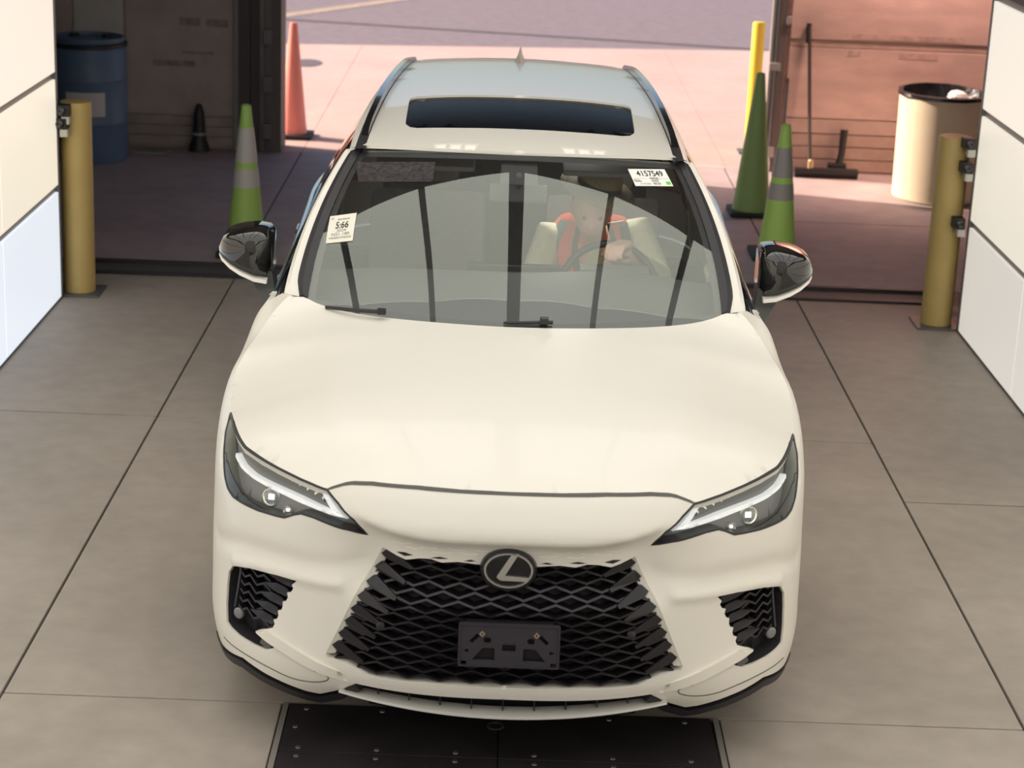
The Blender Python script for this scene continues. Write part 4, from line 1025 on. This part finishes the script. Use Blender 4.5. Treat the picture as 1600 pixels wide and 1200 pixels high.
# cabin lamp added over the front seats to brighten the driver
dl = MB().rbox((.10, 2.66, 1.575), (.30, 2.76, 1.590), .004).build('added_cabin_lamp', mat('added_lamp_cover', (.8, .8, .8), .4), car)
ld = bpy.data.lights.new('added_cabin_light', 'AREA'); ld.shape = 'RECTANGLE'; ld.size = .18; ld.size_y = .08; ld.energy = 3.0; ld.color = (1, .97, .9)
lo = bpy.data.objects.new('added_cabin_light', ld); C.objects.link(lo); lo.parent = dl; lo.location = (.24, 2.70-2.45, 1.57); lo.rotation_euler = (math.radians(-10), 0, 0)
# ================================================================ THE PLACE
CONC = mat('concrete', (.36, .315, .27), .62, noise=.07, nscale=9, bump=.05, noise2=.12)
CONC2 = mat('concrete_back', (.42, .335, .335), .7, noise=.08, nscale=6, bump=.05, noise2=.15)
JOINT = mat('joint_dark', (.07, .062, .055), .9)
STEEL = mat('dark_steel', (.040, .034, .037), .42, metal=.3, noise=.25, nscale=5, noise2=.2)
GREYM = mat('grey_metal', (.14, .14, .135), .45, metal=.4)
def S(o): o['kind'] = 'structure'; return o
fl = S(MB().box((-4.6, -8, -.12), (4.6, 10.2, -.012)).build('floor', JOINT))
def slab(x0, x1, y0, y1, m=CONC, g_=.006, par=None):
    b = MB(); b.rbox((x0+g_, y0+g_, -.06), (x1-g_, y1-g_, 0), .004); b.build('slab', m, par or fl)
for x0, x1, ys in ((-2.78, -1.63, (-8, -1.6, 3.44, 6.08)), (1.72, 2.78, (-8, -2.4, 2.66, 6.08))):
    for y0, y1 in zip(ys[:-1], ys[1:]): slab(x0, x1, y0, y1)
for y0, y1 in ((3.44, 6.08), (.53, 3.44)): slab(-1.63, 1.72, y0, y1, g_=.004)
slab(-1.63, -.715, -8, .53, g_=.003); slab(.715, 1.72, -8, .53, g_=.003)
for x0, x1 in ((-4.6, -1.66), (-1.66, 1.70), (1.70, 4.6)):
    for y0, y1 in ((6.42, 8.3), (8.3, 10.2)): slab(x0, x1, y0, y1, CONC2)
slab(-4.6, -2.78, 2, 6.08); slab(2.78, 4.6, 2, 6.08)
# threshold channel between the bay and the back room
b = MB(); b.box((-4.6, 6.08, -.06), (4.6, 6.42, -.004)); S(b.build('trim_1', mat('threshold', (.10, .09, .088), .6, noise=.1)))
b = MB(); b.box((-2.6, 6.09, -.004), (2.6, 6.125, .012)); b.box((-2.6, 6.36, -.004), (2.6, 6.40, .016)); S(b.build('trim_2', mat('track', (.035, .03, .032), .5)))
# steel cover plates in the floor
cp = empty('floor_plate', (0, .2, 0), 'dark riveted steel cover plates set in the floor under the front bumper', 'plate')
for k, (y0, y1) in enumerate(((.198, .525), (-1.0, .192), (-2.2, -1.006))):
    for i in range(2):
        xa = (-.69, -.01+.004)[i]; xb = (-.01, .685)[i]
        pl_ = MB(); pl_.rbox((xa, y0, -.03), (xb, y1, .003), .002); pl_.build('steel_plate', STEEL, cp)
RV = mat('rivet', (.20, .18, .17), .35, metal=.7)
for y in (.487, .222, .166, -.96, -1.03):
    for k in range(6):
        b = MB(); b.lathe([(.009, 0), (.008, .003), (.003, .0045)], c=(-.632+k*.246, y, .003), n=10); b.build('rivet', RV, cp, smooth=True)
for x, y in ((-.655, .36),): MB().lathe([(.009, 0), (.008, .003), (.003, .0045)], c=(x, y, .003), n=10).build('rivet', RV, cp, smooth=True)
b = MB(); n = 28; V = []
for k in range(n):
    q = 2*math.pi*k/n
    for r_, z in ((.028, .0035), (.028, .006), (.021, .006), (.021, .0035)): V.append((-.017+r_*math.cos(q), .414+r_*math.sin(q), z))
b.add(V, [(k*4+j, ((k+1) % n)*4+j, ((k+1) % n)*4+(j+1) % 4, k*4+(j+1) % 4) for k in range(n) for j in range(4)]).build('lift_ring', RV, cp)
b = MB(); b.box((-.712, -8, -.02), (-.694, .53, .004)); b.box((.694, -8, -.02), (.712, .53, .004)); b.box((-.712, .527, -.02), (.712, .535, .002)); b.build('plate_frame', mat('frame_light', (.30, .28, .25), .5, metal=.3), cp)
# ---- light-box walls of the tunnel (three rows each side, then the canted upper rows)
def emat(name, col, e, refl=.6):
    m = mat(name, tuple(c*refl for c in col), .35, emit=e, ecol=col); return m
LW = [emat('panel_cool', (.80, .86, .95), WALL_L*1.12), emat('panel_cream', (.98, .90, .74), WALL_L*1.0), emat('panel_warm', (.98, .89, .76), WALL_L*1.0)]
RW = [emat('panel_grey_r', (.92, .87, .80), WALL_L*.78), emat('panel_cream_r', (.96, .90, .77), WALL_L*.92), emat('panel_warm_r', (.98, .92, .80), WALL_L*.95)]
FRM = mat('panel_frame', (.30, .27, .25), .5, metal=.3); DKF = mat('frame_black', (.02, .02, .022), .5)
for nm, sx, ms in (('wall_left', -2.545, LW), ('wall_right', 2.575, RW)):
    sg = 1 if sx > 0 else -1
    b = MB(); b.box((sx if sg > 0 else sx-.10, -6.6, 0), (sx+.10 if sg > 0 else sx, 5.50, 1.90)); wl = S(b.build(nm, FRM))
    wl['label'] = 'lit white panel wall on the %s of the bay' % ('left' if sg < 0 else 'right')
    for k in range(3):
        for j in range(9):
            y1 = 5.48-j*1.245; y0 = y1-1.235; z0 = .012+.626*k+(.014 if k else 0); z1 = .626*(k+1)-.015
            b = MB(); b.rbox((min(sx, sx-sg*.018), y0, z0), (max(sx, sx-sg*.018), y1, z1), .003); b.build('light_panel', ms[k], wl)
    b = MB(); b.box((sx-sg*.02 if sg > 0 else sx, -6.6, 0), (sx if sg > 0 else sx+.02, 5.50, .012)); b.box((min(sx, sx-sg*.024), 5.482, 0), (max(sx, sx-sg*.024), 5.505, 1.9)); S(b.build('baseboard_left' if sg < 0 else 'baseboard_right', GREYM))
# upper canted panels
for sg, nm in ((-1, 'trim_3'), (1, 'trim_4')):
    X0 = 2.56*sg; fr_ = S(MB().box((min(X0, X0+.12*sg), -6.6, 1.90), (max(X0, X0+.12*sg), 5.5, 2.02)).build(nm, DKF))
CM = emat('ceiling_panel', (1.0, .965, .90), CEIL_L, .7); CM2 = emat('ceiling_panel_dim', (.97, .97, .95), CEIL_L*.57, .7)
UPM = emat('upper_panel', (1.0, .97, .90), WALL_L*1.1, .6)
# arched roof of diffusers: boundary bars run lengthwise
prof_c = [(-2.56, 2.04), (-2.50, 3.05), (-1.85, 3.62), (-.95, 3.80), (0, 3.80), (.95, 3.80), (1.85, 3.62), (2.50, 3.05), (2.56, 2.04)]
ceil = S(MB().box((-2.8, -6.6, 3.96), (2.8, 3.2, 4.0)).build('ceiling', DKF))
YR = [(-6.5, -4.0), (-3.96, -1.4), (-1.36, 1.68), (1.68, 3.14)]
YB = lambda x: 1.68+.07*x*x
YE = lambda x: float(np.interp(abs(x), [0, .95, 1.85, 2.5], [3.34, 3.20, 2.86, 2.45]))
for (xa, za), (xb, zb) in zip(prof_c[:-1], prof_c[1:]):
    d = Vector((xb-xa, 0, zb-za)); L_ = d.length; d.normalize(); nrm = Vector((-d.z, 0, d.x)); 
    up_ = min(za, zb) < 2.5
    for j, (y0, y1) in enumerate(YR):
        g_ = .035 if not up_ else .02; V = []
        ga = .075 if abs(xa) < .01 else g_; gb = .075 if abs(xb) < .01 else g_
        a = Vector((xa, 0, za))+d*ga; c = Vector((xb, 0, zb))-d*gb
        for q in (a, c, c+nrm*.03, a+nrm*.03): V += [(q.x, YB(q.x) if j == 3 else y0, q.z), (q.x, YE(q.x) if j == 3 else (YB(q.x)-.004 if j == 2 else y1), q.z)]
        F = [(0, 1, 3, 2), (2, 3, 5, 4), (4, 5, 7, 6), (6, 7, 1, 0), (0, 2, 4, 6), (1, 7, 5, 3)]
        MB().add(V, F).build('light_panel', UPM if up_ else (CM if j == 3 else CM2), ceil)
# joists behind the gaps
for k, (x, z) in enumerate(prof_c):
    w_ = .08 if abs(x) < .01 else .045
    MB().box((x-w_, -6.6, z+.005), (x+w_, 3.2, z+.10)).build('ceiling_bar', DKF, ceil)
b = MB()
for sg in (-1, 1):
    P = [(sg*(abs(x)+.06), z+.12) for x, z in prof_c[:5]]
    for (x0, z0), (x1, z1) in zip(P[:-1], P[1:]): b.add([(x0, -6.6, z0), (x0, 3.2, z0), (x1, 3.2, z1), (x1, -6.6, z1)], [(0, 1, 2, 3)])
b.build('roof_liner', DKF, ceil)
# ---- shell of the building
WALLM = mat('back_wall', (.48, .40, .37), .8, noise=.10, nscale=5, noise2=.18, stretch=(1, 1, 3))
DARK = mat('shell_dark', (.06, .055, .055), .8)
b = MB(); b.box((-4.7, -9, 4.3), (4.7, 10.35, 4.4)); S(b.build('ceiling_outer', DARK))
for nm, x0, x1 in (('wall_outer_left', -4.75, -4.6), ('wall_outer_right', 4.6, 4.75)):
    S(MB().box((x0, -9, -.1), (x1, 10.35, 4.3)).build(nm, DARK))
S(MB().box((-4.7, -6.9, -.1), (4.7, -6.8, 4.3)).build('wall_behind', mat('wall_white', (.7, .68, .64), .7)))
bw = S(MB().box((-4.6, 10.22, -.05), (-2.14, 10.35, 4.3)).build('wall_back_left', WALLM))
bw2 = S(MB().box((2.10, 10.22, -.05), (4.6, 10.35, 4.3)).build('wall_back_right', mat('back_wall_bounce', (.68, .46, .41), .8, noise=.10, nscale=4, noise2=.2, stretch=(1, 1, 3))))  # pinker and lighter than the left wall: bounced sun put into its colour
S(MB().box((-2.2, 10.22, 3.6), (2.2, 10.35, 4.3)).build('wall_header', DARK))
def board(x0, x1, z0, z1, m, par, y=10.215, t=.02): MB().rbox((x0, y-t, z0), (x1, y, z1), .004).build('wall_board', m, par)
wb1 = mat('board_brown', (.46, .38, .355), .8, noise=.08, nscale=6, noise2=.15); wb2 = mat('board_grey', (.55, .52, .50), .8, noise=.06, nscale=6); wb3 = mat('board_low', (.36, .30, .28), .8, noise=.12, nscale=8)
board(-4.55, -3.46, .0, 3.5, wb1, bw); board(-3.44, -3.06, .0, 3.5, wb2, bw); board(-3.04, -2.20, .26, 3.5, wb1, bw)
for z0, z1 in ((.015, .09), (.10, .17), (.18, .25)): board(-3.04, -2.20, z0, z1, wb3, bw)
board(-2.19, -2.145, .0, 3.5, wb2, bw, t=.03)
wr = MATS['back_wall_bounce']; wr2 = mat('board_low_bounce', (.50, .34, .29), .8, noise=.12, nscale=8)  # boards carry the same painted-in bounce tint
for z0, z1 in ((.015, .10), (.11, .20), (.21, .30)): board(2.14, 4.55, z0, z1, wr2, bw2)
board(2.14, 4.55, .31, .42, mat('board_mid_bounce', (.58, .40, .35), .8, noise=.1, nscale=8), bw2); board(2.14, 4.55, .43, .98, wr, bw2); board(2.14, 4.55, .985, 1.04, wr2, bw2, t=.012); board(2.14, 4.55, 1.045, 3.4, wr, bw2)
# stencilled smudges of old lettering on the left wall (unreadable)
SM = mat('smudge', (.30, .25, .235), .85, noise=.25, nscale=22)
for x0, x1, z0, z1 in ((-2.62, -2.46, .96, 1.02), (-2.41, -2.24, .955, 1.015), (-2.83, -2.50, .64, .685), (-2.60, -2.35, .74, .76)):
    MB().box((x0, 10.193, z0), (x1, 10.1955, z1)).build('wall_smudge', SM, bw)
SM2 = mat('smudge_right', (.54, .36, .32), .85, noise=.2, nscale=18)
for x0, x1, z0, z1 in ((2.62, 3.5, 1.06, 1.10), (2.60, 2.70, .93, .975), (3.0, 3.3, .92, .96)):
    MB().box((x0, 10.193, z0), (x1, 10.1955, z1)).build('wall_smudge', SM2, bw2)
# door jambs and tracks
b = MB(); b.box((-2.14, 10.05, 0), (-2.06, 10.35, 3.7)); b.box((-2.06, 10.18, 0), (-1.99, 10.22, 3.7)); S(b.build('door_frame_1', mat('jamb_dark', (.075, .065, .068), .6)))
b = MB(); b.box((-1.99, 10.16, 0), (-1.955, 10.2, 3.7)); b.box((-1.92, 10.16, 0), (-1.90, 10.20, 3.7)); 
for k in range(10): b.rbox((-1.965, 10.12, .1+.37*k), (-1.895, 10.165, .22+.37*k), .008)
b.box((-1.99, 10.205, 0), (-1.86, 10.35, 3.7)); S(b.build('door_track_1', mat('track_steel', (.17, .155, .16), .4, metal=.5)))
b = MB(); b.box((-1.90, 10.14, 0), (-1.82, 10.46, 3.7)); S(b.build('door_post_1', mat('post_brown', (.13, .11, .10), .6)))
b = MB(); b.box((2.045, 10.12, .0), (2.10, 10.36, 3.7)); S(b.build('door_frame_2', mat('jamb_brown', (.16, .12, .11), .6)))
b = MB(); b.box((1.985, 10.14, .12), (2.003, 10.2, 3.7)); b.box((2.02, 10.14, .12), (2.038, 10.20, 3.7)); b.box((2.003, 10.19, .12), (2.02, 10.20, 3.7)); b.rbox((1.98, 10.10, .80), (2.07, 10.16, .86), .006); b.rbox((1.98, 10.10, .12), (2.07, 10.2, .2), .006)
b.rbox((2.09, 10.10, 1.16), (2.13, 10.2, 1.22), .006); S(b.build('door_track_2', mat('track_light', (.50, .46, .44), .35, metal=.5)))
# partitions beside the light tunnel
S(MB().box((-4.6, 5.52, 0), (-2.70, 5.62, 4.3)).build('wall_partition_left', DARK)); S(MB().box((2.70, 5.52, 0), (4.6, 5.62, 4.3)).build('wall_partition_right', DARK))
# lamp added over the right rear corner (out of frame) to brighten the wall
wlp = empty('added_wall_lamp', (3.3, 9.6, 3.75), 'added warm lamp, out of view, brightening the right rear wall', 'lamp')
MB().rbox((2.7, 9.52, 3.72), (3.9, 9.68, 3.80), .01).build('housing', DKF, wlp)
ld = bpy.data.lights.new('added_wall_lamp_light', 'AREA'); ld.shape = 'RECTANGLE'; ld.size = 1.1; ld.size_y = .14; ld.spread = math.radians(110); ld.energy = 95; ld.color = (1, .66, .54)
lo = bpy.data.objects.new('added_wall_lamp_light', ld); C.objects.link(lo); lo.parent = wlp; lo.location = (0, 0, -.04); lo.rotation_euler = (math.radians(26), 0, 0)
# ---- outside
APR = mat('apron_concrete', (.56, .40, .355), .85, noise=.05, nscale=7, noise2=.08)
ASP = mat('asphalt', (.215, .175, .195), .9, noise=.14, nscale=60, noise2=.10)
gr = S(MB().box((-40, 10.2, -.3), (40, 120, -.02)).build('ground', ASP))
def quad(name, P, z, m, par, t=.05):
    V = [(x, y, z) for x, y in P]+[(x, y, z-t) for x, y in P]; n = len(P)
    return mk(name, V, [tuple(range(n))]+[tuple(range(2*n-1, n-1, -1))]+[(i, i+n, (i+1) % n+n, (i+1) % n) for i in range(n)], m, par)
yl = lambda x: 16.98+.19*x
ap = S(MB().box((-40, 10.22, -.2), (40, 10.3, -.01)).build('ground_apron', APR))
xs_ = [-14, -8, -1.66, 1.72, 5.4, 9, 14]
for x0, x1 in zip(xs_[:-1], xs_[1:]):
    quad('slab', [(x0+.002, 10.2), (x1-.002, 10.2), (x1-.002, 13.4), (x0+.002, 13.4)], 0, APR, ap); quad('slab', [(x0+.002, 13.404), (x1-.002, 13.404), (x1-.002, yl(x1)), (x0+.002, yl(x0))], 0, APR, ap)
quad('drain_line', [(-9, 20.0-.02), (3.2, 17.63), (3.2, 17.75), (-9, 20.0+.10)], -.012, mat('drain_dark', (.13, .11, .12), .8), gr, .01)
quad('painted_line', [(-3.3, 18.6), (-3.05, 18.55), (.6, 25.0), (.4, 25.1)], -.015, mat('line_paint', (.42, .32, .25), .8, noise=.2, nscale=10), gr, .004)
0 and quad('asphalt_patch', [(-12, yl(-12)+.01), (12, yl(12)+.01), (12, 16.49), (-12, 19.9)], -.014, mat('asphalt_near', (.235, .175, .215), .9, noise=.12, nscale=60, noise2=.06), gr, .01)
nn = 16; P = [(-2.12+.16*math.cos(2*math.pi*k/nn), 15.1+.28*math.sin(2*math.pi*k/nn)) for k in range(nn)]
o = quad('ground_patch', P, .004, mat('patch_dark', (.15, .12, .13), .6), None, .01); tag(o, 'small dark oval patch on the sunlit ground behind the orange cone', 'drain cover')  # flat dark oval lying on the apron
# ---- things
def cone(x, y, h, r, col, label, group=None, bands=True, base=.17, name='traffic_cone', tip=.03):
    t = empty(name, (x, y, 0), label, 'cone', group)
    pr = [(r, .03), (tip+(r-tip)*.02, h), (tip*.6, h+.004)]
    rz = lambda z: r+(tip-r)*(z-.03)/(h-.03)
    zs = [.03, h*.2, h*.4, h*.6, h*.8, h]
    b = MB(); b.lathe([(rz(z), z) for z in zs]+[(tip*.7, h+.006), (tip*.6, h-.02)], c=(x, y, 0), n=32); b.build('cone_body', col, t, smooth=True, sharp=50)
    b = MB(); b.rbox((x-base, y-base, 0), (x+base, y+base, .035), .012); b.build('base', mat('cone_base', (.02, .02, .02), .7), t)
    if bands:
        for z0, z1 in bands: MB().lathe([(rz(z0)+.001, z0), (rz(z0)+.0025, z0), (rz(z1)+.0025, z1), (rz(z1)+.001, z1)], c=(x, y, 0), n=32).build('reflective_band', mat('cone_band', (.46, .44, .42), .45), t, smooth=True, sharp=30)
    return t
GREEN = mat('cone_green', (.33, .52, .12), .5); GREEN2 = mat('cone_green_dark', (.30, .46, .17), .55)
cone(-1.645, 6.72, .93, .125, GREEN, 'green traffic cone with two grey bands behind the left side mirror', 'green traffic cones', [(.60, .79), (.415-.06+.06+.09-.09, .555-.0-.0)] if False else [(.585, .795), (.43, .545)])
cone(1.735, 7.2, .86, .125, mat('cone_green_lightened', (.52, .84, .20), .5), 'green traffic cone with two grey bands behind the right side mirror', 'green traffic cones', [(.53, .72), (.385, .49)])  # green lightened for this cone to make up for weak light here
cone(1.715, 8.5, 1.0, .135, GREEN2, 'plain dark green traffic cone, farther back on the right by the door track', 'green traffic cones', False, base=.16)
cone(-1.80, 10.85, .93, .115, mat('cone_orange', (1.0, .33, .27), .5), 'orange traffic cone in the sun outside the left door post', None, False, base=.16)
def cyl_thing(name, x, y, prof, m, label, cat, n=40):
    t = empty(name, (x, y, 0), label, cat); MB().lathe(prof, c=(x, y, 0), n=n).build('body', m, t, smooth=True, sharp=40); return t
YEL = mat('bollard_yellow', (.56, .40, .14), .5, noise=.05, nscale=6); YEL2 = mat('bollard_yellow_right', (.50, .37, .13), .5, noise=.06, nscale=6)
for x, m, lab, heads in ((-2.455, YEL, 'yellow steel bollard at the end of the left panel wall', [(-.035, 1.06), (-.045, .99)]), (2.46, YEL2, 'yellow steel bollard with three black sensors at the end of the right panel wall', [(.05, 1.075), (.05, .94), (.04, .625)])):
    t = cyl_thing('bollard', x, 5.64, [(.088, 0), (.088, 1.085), (.084, 1.095), (.002, 1.098)], m, lab, 'bollard')
    MB().rbox((x-.13, 5.51, 0), (x+.13, 5.77, .012), .003).build('base_plate', GREYM, t)
    for dx, z in heads:
        sg = 1 if x > 0 else -1
        hp = MB(); hp.rbox((x+dx-.035, 5.47, z-.025), (x+dx+.03, 5.56, z+.035), .008); ho = hp.build('sensor', BLKM, t)
        MB().rbox((x+dx-.01+.0, 5.475, z-.07), (x+dx+.035, 5.55, z-.027), .006).build('sensor_bracket', mat('sensor_silver', (.55, .54, .5), .35, metal=.5), ho)
        MB().lathe([(.022, 0), (.022, .02), (.012, .024), (.001, .02)], n=16, M=Matrix.Translation((x+dx-.005, 5.47, z+.005)) @ Matrix.Rotation(math.pi/2, 4, 'X')).build('sensor_eye', BLK, ho, smooth=True)
t = cyl_thing('post', 1.985, 10.95, [(.052, 0), (.052, 1.06), (.045, 1.075), (.002, 1.08)], mat('post_yellow', (.80, .62, .05), .5), 'bright yellow post in the sun outside, above the dark green cone', 'post')
MB().rbox((1.885, 10.85, 0), (2.085, 11.05, .015), .004).build('base_plate', GREYM, t)
# blue drum
BLU = mat('drum_blue', (.11, .17, .28), .5, noise=.1, nscale=5)
R_ = .285; t = cyl_thing('drum', -3.215, 9.62, [(R_-.015, 0), (R_, .02), (R_, .28), (R_+.007, .295), (R_, .31), (R_, .60), (R_+.007, .615), (R_, .63), (R_, .86), (R_-.02, .885), (R_-.012, .90), (R_-.012, .925), (R_-.03, .93), (R_-.035, .905), (.01, .905)], BLU, 'blue plastic drum with a pale label against the back wall', 'drum')
b = MB(); b.lathe([(R_+.001, .855), (R_+.010, .86), (R_+.010, .885), (R_-.0, .89)], c=(-3.215, 9.62, 0), n=40); b.build('lid_ring', BLKM, t)
for a in (.8, 2.4): MB().lathe([(.04, .905), (.04, .925), (.03, .93), (.002, .93)], c=(-3.215+.17*math.cos(a), 9.62+.17*math.sin(a), 0), n=18).build('bung', BLKM, t, smooth=True)
b = MB(); 
aa = np.linspace(-math.pi/2-.42, -math.pi/2+.62, 12); V = [(-3.215+(R_+.004)*math.cos(a), 9.62+(R_+.004)*math.sin(a), z) for z in (.36, .54) for a in aa]; b.add(V, [(i, i+1, 13+i, 12+i) for i in range(11)]); b.build('paper_label', mat('label_grey', (.62, .60, .60), .8), t)
# trash drum with liner
TR = mat('drum_cream', (.82, .70, .50), .55, noise=.04, nscale=5); R_ = .325; tx, ty = 3.19, 9.32
t = cyl_thing('trash_can', tx, ty, [(R_-.03, 0), (R_-.01, .02), (R_, .80), (R_-.012, .80), (R_-.03, .1), (.01, .1)], TR, 'large cream round bin lined with a black bag on the right', 'bin')
b = MB(); V = []; n = 48; prof = [(R_+.004, .66), (R_+.012, .775), (R_+.010, .80), (R_-.02, .805), (R_-.05, .70), (R_-.10, .55), (.01, .50)]
for j, (r_, z) in enumerate(prof):
    for k in range(n):
        q = 2*math.pi*k/n; wv = .010*math.sin(9*q+j*1.3)+.007*math.sin(23*q+j)
        zz = z+(.020*max(0, math.sin(q-.2)) if 0 < j < 4 else 0)+(-.05*abs(math.sin(5*q)) if j == 0 else 0)
        if j == 0: zz = .735
        V.append((tx+(r_+wv*.6)*math.cos(q), ty+(r_+wv*.6)*math.sin(q), zz+(.04 if j == 0 else 0)))
b.add(V, [(j*n+k, j*n+(k+1) % n, (j+1)*n+(k+1) % n, (j+1)*n+k) for j in range(len(prof)-1) for k in range(n)]+[tuple(range((len(prof)-1)*n, len(prof)*n))])
b.build('bin_liner', mat('bag_black', (.015, .014, .017), .25, bump=.6, nscale=30), t, smooth=True)
b = MB(); 
for k in range(7): ball(b, (tx+.13+.05*math.cos(k*2.1), ty-.02+.08*math.sin(k*1.7), .74+.02*(k % 3)), (.07, .06, .035), 8)
o = b.build('crumpled_paper', mat('crumple', (.75, .72, .68), .8, bump=.8, nscale=25), None, smooth=True, at=(tx+.13, ty, .72)); tag(o, 'crumpled white paper lying on the rubbish in the lined bin', 'paper')
# floor squeegee broom
t = empty('push_broom', (2.48, 10.0, 0), 'wide push broom with long dark handle leaning on the right back wall', 'broom')
MB().tube([(2.345, 9.98, .07), (2.325, 10.03, .35), (2.278, 10.16, 1.15)], [.016, .014, .014], 10).build('handle', mat('handle_dark', (.07, .055, .05), .5), t, smooth=True)
MB().tube([(2.278, 10.155, 1.02), (2.274, 10.17, 1.17)], [.02, .02], 10).build('grip', BLKM, t, smooth=True)
MB().rbox((2.22, 9.93, .03), (2.72, 10.0, .075), .01).build('broom_head', BLKM, t)
b = MB()
for k in range(50): x = 2.225+.0099*k; b.box((x, 9.935, .0), (x+.007, 9.995, .032))
o = b.build('bristles', mat('bristle', (.025, .022, .024), .9), t); o['kind'] = 'stuff'
MB().lathe([(.024, 0), (.024, .05), (.014, .07)], c=(2.347, 9.972, .07), n=14).build('socket', mat('socket_brass', (.6, .42, .22), .4, metal=.5), t, smooth=True)
t = empty('hand_brush', (2.56, 9.96, 0), 'small black brush standing upright behind the push broom', 'brush')
MB().rbox((2.50, 10.03, .0), (2.64, 10.12, .10), .015).build('brush_block', BLKM, t); MB().tube([(2.58, 10.07, .09), (2.60, 10.09, .17), (2.61, 10.11, .36)], [.028, .026, .030], 10).build('handle', BLKM, t, smooth=True)
t = empty('pole', (2.10, 10.02, 0), 'thin dark rod standing behind the green cone by the right door frame', 'rod')
MB().tube([(2.11, 9.98, 0), (2.13, 10.08, .75)], [.010, .010], 8).build('rod', BLKM, t, smooth=True)
t = empty('sprayer', (-2.455, 10.08, 0), 'small black bottle-shaped sprayer with a pale band at the left back wall', 'sprayer')
MB().lathe([(.085, 0), (.08, .03), (.055, .10), (.048, .20), (.040, .30), (.022, .36), (.012, .37)], c=(-2.455, 10.08, 0), n=20).build('body', BLKM, t, smooth=True)
MB().lathe([(.051, .125), (.054, .127), (.053, .145), (.050, .146)], c=(-2.455, 10.08, 0), n=20).build('pale_band', mat('band_pale', (.35, .33, .32), .6), t, smooth=True)
o = MB().rbox((-2.93, 9.86, 0), (-2.72, 10.05, .012), .003).build('scrap_board', mat('scrap_grey', (.30, .30, .30), .8), None, at=(-2.82, 9.95, 0)) if False else mk('scrap_board', [(-2.93, 9.86, .0), (-2.70, 9.88, .0), (-2.66, 10.05, .0), (-2.88, 10.04, .0), (-2.93, 9.86, .014), (-2.70, 9.88, .014), (-2.66, 10.05, .014), (-2.88, 10.04, .014)], [(3, 2, 1, 0), (4, 5, 6, 7), (0, 1, 5, 4), (1, 2, 6, 5), (2, 3, 7, 6), (3, 0, 4, 7)], mat('scrap_grey', (.28, .28, .28), .8), None, at=(-2.8, 9.95, 0))
tag(o, 'flat grey scrap of board on the floor right of the blue drum', 'board')
